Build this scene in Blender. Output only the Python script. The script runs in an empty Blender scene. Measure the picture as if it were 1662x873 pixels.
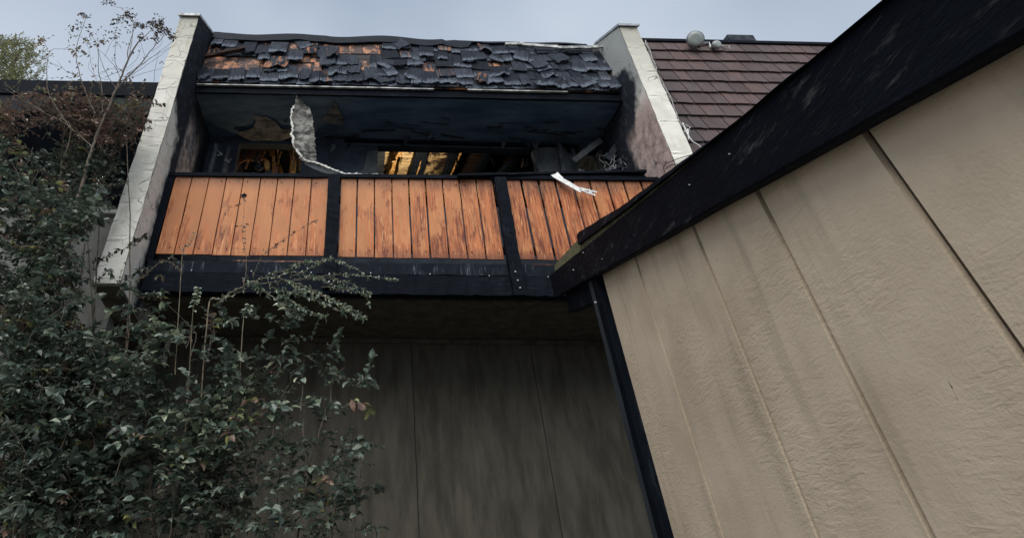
import bpy, math, random
from mathutils import Vector, Matrix, noise
rnd = random.Random(7)
S = bpy.context.scene
COL = S.collection
R_ = math.radians

# ------------------------------------------------------------------ camera
# world: camera at the origin at eye height, X right along the facade, Y away from the camera, Z up; ground at z = -1.6
F, PX, PY = 867.0, 600.0, 258.0
zv = Vector((5, 1178, 867)).normalized()
xv = Vector((1, -.015, .0215)); xv = (xv - zv * xv.dot(zv)).normalized()
yv = Vector((zv.y * xv.z - zv.z * xv.y, zv.z * xv.x - zv.x * xv.z, zv.x * xv.y - zv.y * xv.x))
if yv.z < 0: yv = -yv
RM = Matrix((xv, yv, zv))                       # camera (right, up, forward) -> world
def ray(px, py): return RM @ Vector((px - PX, -(py - PY), F))
def sy(px, py, Y): r = ray(px, py); return r * (Y / r.y)
def sx(px, py, X): r = ray(px, py); return r * (X / r.x)
def sz(px, py, Z): r = ray(px, py); return r * (Z / r.z)
def proj(p):
    c = RM.transposed() @ Vector(p); return PX + F * c.x / c.z, PY - F * c.y / c.z
cd = bpy.data.cameras.new('camera'); cam = bpy.data.objects.new('camera', cd); COL.objects.link(cam)
S.camera = cam
cam.matrix_world = Matrix((
    (RM[0][0], RM[0][1], -RM[0][2], 0), (RM[1][0], RM[1][1], -RM[1][2], 0), (RM[2][0], RM[2][1], -RM[2][2], 0), (0, 0, 0, 1)))
cd.sensor_width = 36; cd.lens = 36 * F / 1662
cd.shift_x = 231 / 1662; cd.shift_y = -178.5 / 1662
cd.clip_start = .02; cd.clip_end = 2000
S.render.resolution_x = 1024; S.render.resolution_y = 537

# ------------------------------------------------------------------ sky, sun, exposure
SUN_EL, SUN_AZ = R_(46), R_(199)               # soft light from behind the camera, slightly left
w = bpy.data.worlds.new('World'); S.world = w; w.use_nodes = True
nt = w.node_tree; nt.nodes.clear()
def wn(t, **k):
    n = nt.nodes.new(t)
    for a, b in k.items(): setattr(n, a, b)
    return n
out = wn('ShaderNodeOutputWorld'); bg = wn('ShaderNodeBackground'); bg.inputs['Strength'].default_value = .05
sky = wn('ShaderNodeTexSky', sky_type='NISHITA'); sky.sun_disc = False
sky.sun_elevation = SUN_EL; sky.sun_rotation = SUN_AZ; sky.dust_density = 2
tc = wn('ShaderNodeTexCoord'); ns = wn('ShaderNodeTexNoise'); ns.inputs['Scale'].default_value = 2.2
ns.inputs['Detail'].default_value = 3; ns.inputs['Roughness'].default_value = .45
sep = wn('ShaderNodeSeparateXYZ'); nt.links.new(tc.outputs['Generated'], sep.inputs[0]); nt.links.new(tc.outputs['Generated'], ns.inputs[0])
m1 = wn('ShaderNodeMath', operation='MULTIPLY_ADD'); nt.links.new(ns.outputs[0], m1.inputs[0]); m1.inputs[1].default_value = 1.35
m0 = wn('ShaderNodeMath', operation='MULTIPLY_ADD'); nt.links.new(sep.outputs[2], m0.inputs[0]); m0.inputs[1].default_value = -1.5; m0.inputs[2].default_value = .84
nt.links.new(m0.outputs[0], m1.inputs[2])
cr = wn('ShaderNodeValToRGB'); nt.links.new(m1.outputs[0], cr.inputs[0])
cr.color_ramp.elements[0].position = .05; cr.color_ramp.elements[0].color = (2.75, 3.4, 4.5, 1)
cr.color_ramp.elements[1].position = .75; cr.color_ramp.elements[1].color = (5.3, 5.95, 6.8, 1)
mx = wn('ShaderNodeMix', data_type='RGBA'); mx.inputs[0].default_value = .88
nt.links.new(sky.outputs[0], mx.inputs[6]); nt.links.new(cr.outputs[0], mx.inputs[7])
nt.links.new(mx.outputs[2], bg.inputs[0]); nt.links.new(bg.outputs[0], out.inputs[0])
sl = bpy.data.lights.new('sun', 'SUN'); sl.energy = 1.5; sl.angle = R_(60); sl.color = (1, .95, .88)
so = bpy.data.objects.new('sun', sl); COL.objects.link(so)
sd = Vector((math.sin(SUN_AZ) * math.cos(SUN_EL), math.cos(SUN_AZ) * math.cos(SUN_EL), math.sin(SUN_EL)))
so.rotation_euler = sd.to_track_quat('Z', 'Y').to_euler()
S.view_settings.view_transform = 'Standard'; S.view_settings.look = 'None'
S.view_settings.exposure = 1.27; S.view_settings.gamma = 1

# ------------------------------------------------------------------ materials
class Mat:
    def __init__(s, name, rough=.8, spec=.3):
        s.m = bpy.data.materials.new(name); s.m.use_nodes = True; s.t = s.m.node_tree
        s.b = s.t.nodes['Principled BSDF']; s.b.inputs['Roughness'].default_value = rough
        s.b.inputs['Specular IOR Level'].default_value = spec
        s.tc = s.n('ShaderNodeTexCoord'); s.geo = s.n('ShaderNodeNewGeometry'); s.oi = s.n('ShaderNodeObjectInfo')
    def n(s, t, **k):
        n = s.t.nodes.new(t)
        for a, b in k.items(): setattr(n, a, b)
        return n
    def link(s, a, b): s.t.links.new(a, b)
    def put(s, sock, v):
        if hasattr(v, 'links') or hasattr(v, 'is_output'): s.link(v, sock)
        else: sock.default_value = v
    def mapv(s, scale, src='pos', rand=True):
        mp = s.n('ShaderNodeMapping'); mp.inputs['Scale'].default_value = scale
        s.link(s.geo.outputs['Position'] if src == 'pos' else s.tc.outputs['Object'], mp.inputs[0])
        if rand:
            r = s.math('MULTIPLY', s.oi.outputs['Random'], 37.); c = s.n('ShaderNodeCombineXYZ')
            for i in range(3): s.link(r, c.inputs[i])
            s.link(c.outputs[0], mp.inputs['Location'])
        return mp.outputs[0]
    def noise(s, scale, vec, detail=5, rough=.6, dist=0):
        n = s.n('ShaderNodeTexNoise'); n.inputs['Scale'].default_value = scale; n.inputs['Detail'].default_value = detail
        n.inputs['Roughness'].default_value = rough; n.inputs['Distortion'].default_value = dist
        s.link(vec, n.inputs['Vector']); return n.outputs[0]
    def voro(s, scale, vec, feat='DISTANCE_TO_EDGE'):
        n = s.n('ShaderNodeTexVoronoi', feature=feat); n.inputs['Scale'].default_value = scale
        s.link(vec, n.inputs['Vector']); return n.outputs[0]
    def math(s, op, a, b=0., c=0.):
        n = s.n('ShaderNodeMath', operation=op)
        for i, v in enumerate((a, b, c)): s.put(n.inputs[i], v)
        return n.outputs[0]
    def step(s, v, lo, hi):                      # smooth 0..1
        n = s.n('ShaderNodeMapRange', interpolation_type='SMOOTHSTEP'); s.put(n.inputs[0], v)
        n.inputs[1].default_value = lo; n.inputs[2].default_value = hi; return n.outputs[0]
    def mix(s, f, a, b):
        n = s.n('ShaderNodeMix', data_type='RGBA'); s.put(n.inputs[0], f)
        for i, v in ((6, a), (7, b)):
            if isinstance(v, tuple): n.inputs[i].default_value = (*v, 1)
            else: s.link(v, n.inputs[i])
        return n.outputs[2]
    def xyz(s, src='pos'):
        n = s.n('ShaderNodeSeparateXYZ'); s.link(s.geo.outputs['Position'] if src == 'pos' else s.tc.outputs['Object'], n.inputs[0]); return n.outputs
    def color(s, c): s.put(s.b.inputs['Base Color'], (*c, 1) if isinstance(c, tuple) else c); return s
    def rough(s, v): s.put(s.b.inputs['Roughness'], v); return s
    def bump(s, h, strength=.5, dist=.01):
        n = s.n('ShaderNodeBump'); n.inputs['Strength'].default_value = strength; n.inputs['Distance'].default_value = dist
        s.put(n.inputs['Height'], h); s.link(n.outputs[0], s.b.inputs['Normal']); return s

def m_stucco(name, side):
    """white painted stucco; side = 0 clean, -1 / 1 sooted inner face of left / right wall"""
    m = Mat(name, .85, .2); v = m.mapv((1, 1, 1), rand=False)
    big = m.noise(1.6, v, 4); fine = m.noise(45, v, 4); mid = m.noise(7, v, 5)
    white = m.mix(m.step(mid, .3, .75), (.58, .58, .53), (.74, .74, .69))
    white = m.mix(m.step(m.noise(3, m.mapv((3, 3, .5), rand=False), 4), .55, .8), white, (.40, .39, .34))
    vc = m.mapv((1.1, 1.1, 2.4), rand=False)
    wob = m.n('ShaderNodeVectorMath', operation='ADD'); nz = m.n('ShaderNodeTexNoise'); nz.inputs['Scale'].default_value = 3; m.link(v, nz.inputs['Vector'])
    m.link(vc, wob.inputs[0]); m.link(nz.outputs['Color'], wob.inputs[1])
    crack = m.step(m.voro(1.5, wob.outputs[0]), .010, .002)
    crack = m.math('MULTIPLY', crack, m.step(m.noise(2.3, v, 2), .44, .54))
    c = m.mix(m.math('MULTIPLY', crack, .85), white, (.08, .08, .075))
    X, Y, Z = m.xyz()
    if side == 0:
        c = m.mix(m.math('MULTIPLY', m.step(m.math('MULTIPLY_ADD', mid, 1.2, Z), 4.7, 6.6), .75), c, (.22, .22, .18))
    else:
        # smoke line: moves forward near the top of the wall
        a = m.math('MULTIPLY_ADD', mid, .45, Y)
        a = m.math('MULTIPLY_ADD', big, .25, a)
        if side < 0:
            up = m.step(Z, 3.7, 4.5); a = m.math('MULTIPLY_ADD', up, .62, a)
            soot = m.step(a, 5.12, 5.32)
        else:
            up = m.step(Z, 3.9, 4.7); dn = m.step(Z, 4.85, 5.3)
            a = m.math('MULTIPLY_ADD', up, .45, a); a = m.math('MULTIPLY_ADD', dn, -.55, a)
            soot = m.step(a, 5.34, 5.5)
        # paler, heat-bleached patch of bare board inside the soot
        pat = m.noise(2.2, m.mapv((1, 1.5, .7), rand=False), 4, .55)
        if side < 0:
            zone = m.math('MULTIPLY', m.step(Z, 4.45, 4.1), m.math('MULTIPLY', m.step(Y, 5.02, 5.12), m.step(Y, 5.62, 5.5)))
            bare = m.math('MULTIPLY', zone, m.step(m.math('MULTIPLY_ADD', mid, .3, pat), .42, .55))
            barec = m.mix(m.step(m.noise(11, v, 5), .35, .7), (.10, .09, .095), (.34, .31, .32))
        else:
            zone = m.math('MULTIPLY', m.step(Z, 4.3, 4.0), m.step(Y, 5.25, 5.15))
            bare = m.math('MULTIPLY', zone, m.step(m.math('MULTIPLY_ADD', mid, .3, pat), .45, .6))
            barec = m.mix(m.step(m.noise(11, v, 5), .3, .7), (.24, .19, .18), (.48, .39, .37))
            pink = m.math('MULTIPLY', m.step(Z, 4.5, 4.2), m.step(a, 4.9, 5.0)); c = m.mix(pink, c, (.46, .37, .345))
            c = m.mix(m.step(Z, 4.3, 4.7), c, (.36, .38, .37))
        sootc = m.mix(m.step(m.noise(14, v, 6, .7), .5, .72), (.012, .016, .025), (.055, .065, .08))
        c = m.mix(soot, c, sootc)
        c = m.mix(bare, c, barec)
        # spatter of soot flakes
        fl = m.math('MULTIPLY', m.step(m.noise(26, v, 4, .7), .62, .68), m.step(a, 4.9, 5.1))
        c = m.mix(m.math('MULTIPLY', fl, .8), c, (.02, .02, .022))
        if side > 0:
            pl = m.math('MULTIPLY', m.step(m.noise(7.5, v, 6, .75), .53, .57), m.math('MULTIPLY', m.step(Z, 4.0, 3.6), m.step(Y, 4.62, 4.75)))
            c = m.mix(m.math('MULTIPLY', pl, .85), c, m.mix(m.step(fine, .4, .6), (.03, .028, .028), (.16, .13, .12)))
    m.color(c)
    h = m.math('MULTIPLY_ADD', fine, .35, m.math('MULTIPLY', mid, .8)); h = m.math('MULTIPLY_ADD', crack, -1.2, h)
    m.bump(h, .6, .009)
    return m.m

def m_char(name, col=(.0035, .0055, .0095), hi=(.030, .038, .052), axis='x', amt=.6, rough=.55):
    m = Mat(name, rough, .05)
    sc = {'x': (2.5, 30, 30), 'y': (30, 2.5, 30), 'z': (30, 30, 2.5)}[axis]
    v = m.mapv(sc, 'obj'); g = m.noise(1.5, v, 6, .7); v2 = m.mapv((1, 1, 1), 'obj'); b = m.noise(3.2, v2, 4)
    f = m.math('MULTIPLY', m.step(g, .53, .70), m.step(b, .44, .60))
    c = m.mix(m.math('MULTIPLY', m.step(b, .35, .8), .5), col, tuple(k * 1.6 for k in col))
    c = m.mix(m.math('MULTIPLY', f, amt), c, hi); m.color(c)
    ag = m.noise(1.0, m.mapv({'x': (9, 70, 70), 'y': (70, 9, 70), 'z': (70, 70, 9)}[axis], 'obj'), 5, .7, .4)
    m.rough(m.math('MULTIPLY_ADD', g, .5, .38))
    m.bump(m.math('MULTIPLY_ADD', g, .6, m.math('MULTIPLY', ag, .8)), .8, .010)
    return m.m

def m_plank():
    m = Mat('weathered orange paint on plank', .55, .3)
    X, Y, Z = m.xyz(); O = m.xyz('obj')
    v = m.mapv((34, 34, 2.2), 'obj'); v1 = m.mapv((70, 70, 5), 'obj'); vb = m.mapv((5, 5, 2.4), 'obj')
    g = m.noise(1.1, v, 6, .65, .6); g2 = m.noise(1., v1, 4, .7); b = m.noise(1.0, vb, 5, .6)
    right = m.step(X, -1.6, 1.9)                    # paint survives on the left, bare weathered wood to the right
    lo = m.step(Z, 3.25, 2.35)
    k = m.math('MULTIPLY_ADD', right, .22, m.math('MULTIPLY', lo, .09)); k = m.math('ADD', k, b)
    k = m.math('MULTIPLY_ADD', m.oi.outputs['Random'], .12, k)
    k = m.math('ADD', k, m.math('MULTIPLY', m.math('SUBTRACT', g, .5), .85))
    paint = m.mix(m.step(m.noise(2., m.mapv((3, 3, 1.2), 'obj'), 3), .3, .7), (.385, .158, .062), (.485, .205, .082))
    paint = m.mix(m.math('MULTIPLY', m.oi.outputs['Random'], .35), paint, (.36, .125, .055))
    wood = m.mix(m.step(g, .35, .62), (.11, .022, .010), (.46, .155, .055))
    wood = m.mix(m.step(g2, .54, .70), wood, (.66, .36, .16))
    c = m.mix(m.step(k, .64, .72), paint, wood)
    dark = m.math('MULTIPLY', m.step(m.math('MULTIPLY_ADD', g2, .35, b), .78, .9), m.math('MULTIPLY_ADD', right, .5, .25))
    c = m.mix(dark, c, (.10, .035, .02))
    spots = m.step(m.noise(1., m.mapv((55, 55, 28), 'obj'), 2), .73, .78); c = m.mix(m.math('MULTIPLY', spots, .75), c, (.08, .03, .015))
    # smoke stain under the rail
    bt = m.math('MULTIPLY', m.step(m.math('MULTIPLY_ADD', g, -.34, Z), 2.33, 2.20), .75); c = m.mix(m.math('MULTIPLY', bt, m.math('MULTIPLY_ADD', right, .8, .2)), c, (.09, .03, .018))
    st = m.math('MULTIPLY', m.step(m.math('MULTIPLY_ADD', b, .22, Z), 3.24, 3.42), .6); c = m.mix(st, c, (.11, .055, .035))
    m.color(c); m.bump(m.math('MULTIPLY_ADD', g2, .4, g), .35, .004); return m.m

def m_shake():
    m = Mat('charred cedar shake', .7, .12); O = m.xyz('obj')
    v = m.mapv((60, 60, 4), 'obj'); g = m.noise(1., v, 5, .7); b = m.noise(7, m.mapv((1, 1, 1), 'obj'), 5, .65)
    base = m.mix(m.oi.outputs['Random'], (.012, .018, .030), (.075, .092, .125))
    c = m.mix(m.step(g, .32, .66), (.004, .006, .010), base); c = m.mix(m.math('MULTIPLY', m.step(b, .52, .68), .7), c, (.006, .009, .015))
    e = m.math('MULTIPLY_ADD', b, -.22, O[2]); ash = m.math('MULTIPLY', m.step(e, .015, -.08), m.step(m.math('FRACT', m.math('MULTIPLY', m.oi.outputs['Random'], 7.3)), .25, .5))
    ash = m.math('MULTIPLY', ash, m.step(m.noise(16, m.mapv((1, 1, 1), 'obj'), 5, .7), .38, .52)); c = m.mix(m.math('MULTIPLY', ash, .6), c, (.19, .23, .29))
    hot = m.math('MULTIPLY', m.step(m.math('FRACT', m.math('MULTIPLY', m.oi.outputs['Random'], 13.7)), 1.02 - .12, .94), m.step(m.noise(5, m.mapv((1, 1, 1), 'obj'), 3), .5, .62))
    PX_ = m.xyz(); c = m.mix(m.math('MULTIPLY', hot, m.step(PX_[0], 2.1, 1.3)), c, (.30, .145, .085))
    m.color(c); m.bump(m.math('MULTIPLY_ADD', b, .8, g), .9, .009); return m.m

def m_sheath():
    m = Mat('scorched orange sheathing board', .7, .25)
    v = m.mapv((3, 40, 40), 'obj'); g = m.noise(1., v, 5, .65); b = m.noise(2.6, m.mapv((1, 1, 1)), 4, .55)
    c = m.mix(m.step(g, .3, .7), (.40, .15, .07), (.72, .34, .17))
    f = m.step(m.math('MULTIPLY_ADD', g, .18, b), .40, .58)
    c = m.mix(f, c, (.035, .03, .035)); m.color(c); m.bump(g, .4, .004); return m.m

def m_redshake():
    m = Mat('weathered red brown shake', .62, .35)
    v = m.mapv((60, 60, 3.5), 'obj'); g = m.noise(1., v, 5, .7); b = m.noise(3, m.mapv((1, 1, 1)), 4)
    X, Y, Z = m.xyz()
    a = m.mix(m.oi.outputs['Random'], (.055, .036, .035), (.135, .082, .075))
    a = m.mix(m.step(b, .35, .7), a, (.10, .075, .078))
    c = m.mix(m.step(g, .56, .34), a, (.03, .019, .02)); c = m.mix(m.math('MULTIPLY', m.step(g, .62, .8), .5), c, (.27, .17, .16))
    soot = m.math('MULTIPLY', m.step(m.math('MULTIPLY_ADD', b, -.9, X), 3.9, 3.3), .8); c = m.mix(soot, c, (.03, .028, .032))
    m.color(c); m.bump(g, .6, .005); return m.m

def m_siding():
    m = Mat('beige painted rough sawn siding', .75, .25)
    v = m.mapv((1, 1, 1), rand=False); vs = m.mapv((30, 16, 60), rand=False)
    a = m.noise(1., vs, 5, .6, .8); fine = m.noise(120, v, 3); b = m.noise(3, v, 4)
    c = m.mix(m.step(b, .3, .7), (.49, .40, .295), (.60, .50, .375))
    c = m.mix(m.math('MULTIPLY', m.step(a, .62, .78), .45), c, (.52, .45, .35))
    pit = m.math('MULTIPLY', m.step(m.noise(1., m.mapv((60, 60, 14), rand=False), 4, .7), .69, .75), m.step(b, .5, .62))
    c = m.mix(m.math('MULTIPLY', pit, .8), c, (.06, .045, .03)); m.color(c)
    rg = m.step(m.noise(1.7, v, 3), .42, .62)
    streak = m.noise(1., m.mapv((9, 9, .8), rand=False), 4, .6); m.color(m.mix(m.math('MULTIPLY', m.step(streak, .52, .72), .35), m.mix(m.math('MULTIPLY', pit, .8), c, (.06, .045, .03)), (.26, .21, .155)))
    m.bump(m.math('MULTIPLY_ADD', fine, .25, m.math('MULTIPLY_ADD', pit, -.6, m.math('MULTIPLY', a, m.math('MULTIPLY_ADD', rg, .85, .15)))), .6, .009); return m.m

def m_plain(name, c1, c2, scale=6, rough=.7, spec=.3, bump=.4, metal=0., dist=.006, vs=(1, 1, 1)):
    m = Mat(name, rough, spec); v = m.mapv(vs); n = m.noise(scale, v, 5, .65)
    m.color(m.mix(m.step(n, .3, .7), c1, c2)); m.b.inputs['Metallic'].default_value = metal
    m.bump(m.noise(scale * 6, v, 4), bump, dist); return m.m

def m_leaf(name):
    m = Mat(name, .5, .4); a = m.n('ShaderNodeAttribute', attribute_name='tint')
    m.color(a.outputs['Color']); m.b.inputs['Roughness'].default_value = .34; m.b.inputs['Specular IOR Level'].default_value = .6
    tr = m.n('ShaderNodeBsdfTranslucent'); m.link(a.outputs['Color'], tr.inputs[0]); ms = m.n('ShaderNodeMixShader'); ms.inputs[0].default_value = .25
    o = m.t.nodes['Material Output']; m.link(m.b.outputs[0], ms.inputs[1]); m.link(tr.outputs[0], ms.inputs[2]); m.link(ms.outputs[0], o.inputs[0])
    return m.m

def m_deck():
    m = Mat('scorched amber roof deck', .7, .3); v = m.mapv((1, 1, 1), rand=False); g = m.noise(1, m.mapv((9, 50, 50)), 5, .7); n = m.noise(5, v, 5, .7); X, Y, Z = m.xyz()
    c = m.mix(m.step(g, .3, .7), (.40, .27, .13), (.80, .66, .42))
    burn = m.math('MULTIPLY_ADD', m.step(X, 1.1, 2.3), .5, m.math('MULTIPLY_ADD', g, .25, n)); c = m.mix(m.step(burn, .56, .74), c, (.02, .013, .01))
    m.color(c); m.bump(n, .8, .01); return m.m

M = dict(
    stucco=m_stucco('white stucco', 0), stucco_l=m_stucco('white stucco sooted left', -1), stucco_r=m_stucco('white stucco sooted right', 1),
    char_x=m_char('black painted charred timber x', axis='x'), char_y=m_char('black painted charred timber y', axis='y'), char_z=m_char('black painted charred timber z', axis='z'),
    fascia=m_char('black bargeboard', (.0045, .0062, .0105), (.09, .09, .09), 'y', .6),
    ceil=m_plain('sooty ceiling with blue veil tint', (.045, .085, .15), (.13, .20, .30), 1.6, .85, .1, .4, 0, .02, (.6, 2.2, 1)),  # soot colour lifted towards blue to stand in for hazy veiling light
    dark=m_plain('smoke blackened board', (.012, .019, .032), (.032, .046, .068), 3.5, .8, .3),
    dark2=m_plain('sooty debris', (.012, .016, .024), (.05, .06, .075), 9, .8, .2),
    dark3=m_plain('grey sooty drywall', (.03, .036, .043), (.075, .085, .095), 3, .85, .2),
    tar=m_plain('tar felt', (.004, .007, .014), (.009, .014, .024), 8, .7, .15, .4),
    plank=m_plank(), shake=m_shake(), sheath=m_sheath(), red=m_redshake(), siding=m_siding(),
    joint=m_plain('dark siding groove', (.07, .052, .035), (.10, .075, .05), 20),
    metal=m_plain('dull grey metal', (.20, .22, .24), (.40, .42, .44), 20, .45, .5, .3, .5),
    drip=m_plain('weathered drip edge', (.10, .11, .11), (.48, .51, .50), 9, .5, .5, .3, .2, vs=(1, 1, 1)),
    white=m_plain('white painted metal strip', (.45, .47, .46), (.80, .82, .82), 26, .5, .4, .5),
    paper=m_plain('torn grey drywall paper', (.045, .045, .045), (.26, .26, .245), 12, .85, .2, .8, 0, .012),
    paperw=m_plain('bleached torn edge', (.35, .36, .34), (.75, .76, .72), 40, .85, .2, .8, 0, .01),
    rafter=m_plain('scorched amber rafter wood', (.10, .045, .015), (.60, .36, .13), 9, .7, .3, .6, 0, .01, (3, 3, 1)),
    deck=m_deck(),
    brown=m_plain('scorched brown paper facing', (.16, .075, .045), (.34, .18, .11), 8, .8, .2, .5),
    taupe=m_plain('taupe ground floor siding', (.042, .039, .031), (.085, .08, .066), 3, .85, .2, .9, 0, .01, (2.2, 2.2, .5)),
    leftwall=m_plain('grey stucco', (.13, .135, .13), (.20, .205, .195), 4, .9, .2, .7),
    pole=m_plain('pale metal pole', (.55, .58, .60), (.75, .78, .8), 20, .35, .5, .2, .3),
    blue=m_plain('pale blue cloth', (.16, .21, .28), (.24, .30, .38), 10, .8),
    olive=m_plain('mossy weathered edge', (.09, .095, .05), (.17, .165, .10), 25, .85, .2, .8, vs=(1, 1, 1)),
    bark=m_plain('grey brown bark', (.055, .045, .036), (.14, .12, .10), 20, .85, .2, .8),
    cane=m_plain('pale cane', (.08, .065, .045), (.20, .17, .12), 20, .7, .3, .4),
    ground=m_plain('pale worn concrete ground', (.16, .15, .14), (.26, .25, .23), 8, .95, .1, 1., 0, .03),
    lens=m_plain('dusty lamp glass', (.26, .30, .30), (.36, .40, .40), 12, .35, .5, .2),
    cable=m_plain('frayed pale cable', (.22, .23, .23), (.50, .51, .50), 60, .7, .3, .5),
    leaf=m_leaf('leaf'),
)

# ------------------------------------------------------------------ mesh helpers
def link(name, verts, faces, mat, parent=None, smooth=False, tint=None, origin=None):
    verts = [Vector(v) for v in verts]
    if origin is None and parent is None: origin = Vector((0, 0, 0))
    if origin is None:
        c = Vector((0, 0, 0))
        for v in verts: c += v
        origin = c / max(1, len(verts))
    origin = Vector(origin)
    me = bpy.data.meshes.new(name); me.from_pydata([tuple(v - origin) for v in verts], [], faces); me.update()
    me.materials.append(mat)
    if smooth: me.polygons.foreach_set('use_smooth', [True] * len(me.polygons))
    if tint:
        at = me.attributes.new('tint', 'FLOAT_COLOR', 'POINT'); flat = []
        for t in tint: flat += [t[0], t[1], t[2], 1.]
        at.data.foreach_set('color', flat)
    o = bpy.data.objects.new(name, me); COL.objects.link(o); o.location = origin
    if parent:
        o.parent = parent; o.location = origin - WL[parent.name]
    WL[o.name] = origin
    return o
WL = {}
def thing(name, loc, label, cat, group=None):
    o = bpy.data.objects.new(name, None); COL.objects.link(o); o.location = loc; WL[o.name] = Vector(loc)
    o.empty_display_size = .1; tag(o, label, cat, group); return o
def tag(o, label, cat, group=None):
    o['label'] = label; o['category'] = cat
    if group: o['group'] = group
    return o
class MB:
    def __init__(s): s.v = []; s.f = []; s.t = []
    def add(s, vs, fs, tint=None):
        k = len(s.v); s.v += [Vector(v) for v in vs]; s.f += [tuple(i + k for i in f) for f in fs]
        if tint: s.t += [tint] * len(vs)
        return s
    def box(s, a, b):
        (x0, y0, z0), (x1, y1, z1) = a, b
        return s.add([(x0, y0, z0), (x1, y0, z0), (x1, y1, z0), (x0, y1, z0), (x0, y0, z1), (x1, y0, z1), (x1, y1, z1), (x0, y1, z1)],
                     [(3, 2, 1, 0), (4, 5, 6, 7), (0, 1, 5, 4), (1, 2, 6, 5), (2, 3, 7, 6), (3, 0, 4, 7)])
    def bar(s, p, q, wdt, dep, up=(0, 0, 1), seg=1, jit=0., roll=0.):
        """square bar from p to q; wdt across, dep along 'up'"""
        p, q = Vector(p), Vector(q); d = (q - p).normalized(); u = Vector(up); u = (u - d * u.dot(d)).normalized(); c = d.cross(u)
        if roll: m = Matrix.Rotation(roll, 3, d); u = m @ u; c = m @ c
        k = len(s.v)
        for i in range(seg + 1):
            o = p.lerp(q, i / seg)
            for a, b in ((-1, -1), (1, -1), (1, 1), (-1, 1)):
                s.v.append(o + c * (a * wdt / 2 + rnd.uniform(-jit, jit)) + u * (b * dep / 2 + rnd.uniform(-jit, jit)))
        for i in range(seg):
            for j in range(4):
                s.f.append((k + i * 4 + j, k + i * 4 + (j + 1) % 4, k + i * 4 + 4 + (j + 1) % 4, k + i * 4 + 4 + j))
        s.f.append((k + 3, k + 2, k + 1, k)); e = k + seg * 4; s.f.append((e, e + 1, e + 2, e + 3)); return s
    def tube(s, pts, r0, r1=None, n=6):
        r1 = r0 if r1 is None else r1; pts = [Vector(p) for p in pts]; k = len(s.v); L = len(pts)
        for i, p in enumerate(pts):
            d = (pts[min(i + 1, L - 1)] - pts[max(i - 1, 0)]).normalized()
            u = Vector((0, 0, 1)) if abs(d.z) < .8 else Vector((1, 0, 0)); a = d.cross(u).normalized(); b = d.cross(a)
            r = r0 + (r1 - r0) * i / max(1, L - 1)
            for j in range(n): t = 2 * math.pi * j / n; s.v.append(p + a * (math.cos(t) * r) + b * (math.sin(t) * r))
        for i in range(L - 1):
            for j in range(n): s.f.append((k + i * n + j, k + i * n + (j + 1) % n, k + i * n + n + (j + 1) % n, k + i * n + n + j))
        s.f.append(tuple(k + j for j in range(n))); s.f.append(tuple(k + (L - 1) * n + j for j in reversed(range(n)))); return s
    def plate(s, pts, off):
        """polygon (list of points) given thickness by vector off"""
        off = Vector(off); n = len(pts); a = [Vector(p) for p in pts]
        return s.add(a + [p + off for p in a], [tuple(range(n)), tuple(reversed(range(n, 2 * n)))] + [(i, i + n, (i + 1) % n + n, (i + 1) % n) for i in range(n)])
    def sheet(s, left, right, thick, nx=6, wob=0.):
        """thick wavy sheet between two edge lists of points"""
        L = len(left); k = len(s.v)
        for sgn in (0, 1):
            for i in range(L):
                a, b = Vector(left[i]), Vector(right[i])
                for j in range(nx + 1):
                    p = a.lerp(b, j / nx); n = noise.noise(p * 9) * wob; s.v.append(p + Vector((0, n + sgn * thick, 0)))
        N = nx + 1; H = L * N
        for i in range(L - 1):
            for j in range(nx):
                a = k + i * N + j; s.f += [(a, a + 1, a + N + 1, a + N), (a + H, a + H + N, a + H + N + 1, a + H + 1)]
        ring = [k + j for j in range(N)] + [k + i * N + nx for i in range(1, L)] + [k + (L - 1) * N + j for j in range(nx - 1, -1, -1)] + [k + i * N for i in range(L - 2, 0, -1)]
        for i in range(len(ring)): a, b = ring[i], ring[(i + 1) % len(ring)]; s.f.append((b, a, a + H, b + H))
        return s
    def build(s, name, mat, parent=None, smooth=False, origin=None):
        return link(name, s.v, s.f, mat, parent, smooth, s.t if s.t else None, origin)
def box(name, a, b, mat, parent): return MB().box(a, b).build(name, mat, parent)

# ------------------------------------------------------------------ ground
g = MB(); N = 24
for i in range(N + 1):
    for j in range(N + 1): g.v.append(Vector((-150 + 300 * i / N, -150 + 300 * j / N, -1.6)))
g.f = [(i * (N + 1) + j, (i + 1) * (N + 1) + j, (i + 1) * (N + 1) + j + 1, i * (N + 1) + j + 1) for i in range(N) for j in range(N)]
o = g.build('ground', M['ground']); o['kind'] = 'structure'

# ------------------------------------------------------------------ burned unit
XL, XR = -2.11, 3.375
TW = .235
bld = thing('burned_townhouse', (0.6, 5.9, -1.6), 'fire damaged townhouse unit with orange plank balcony between two white party walls', 'building')

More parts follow.
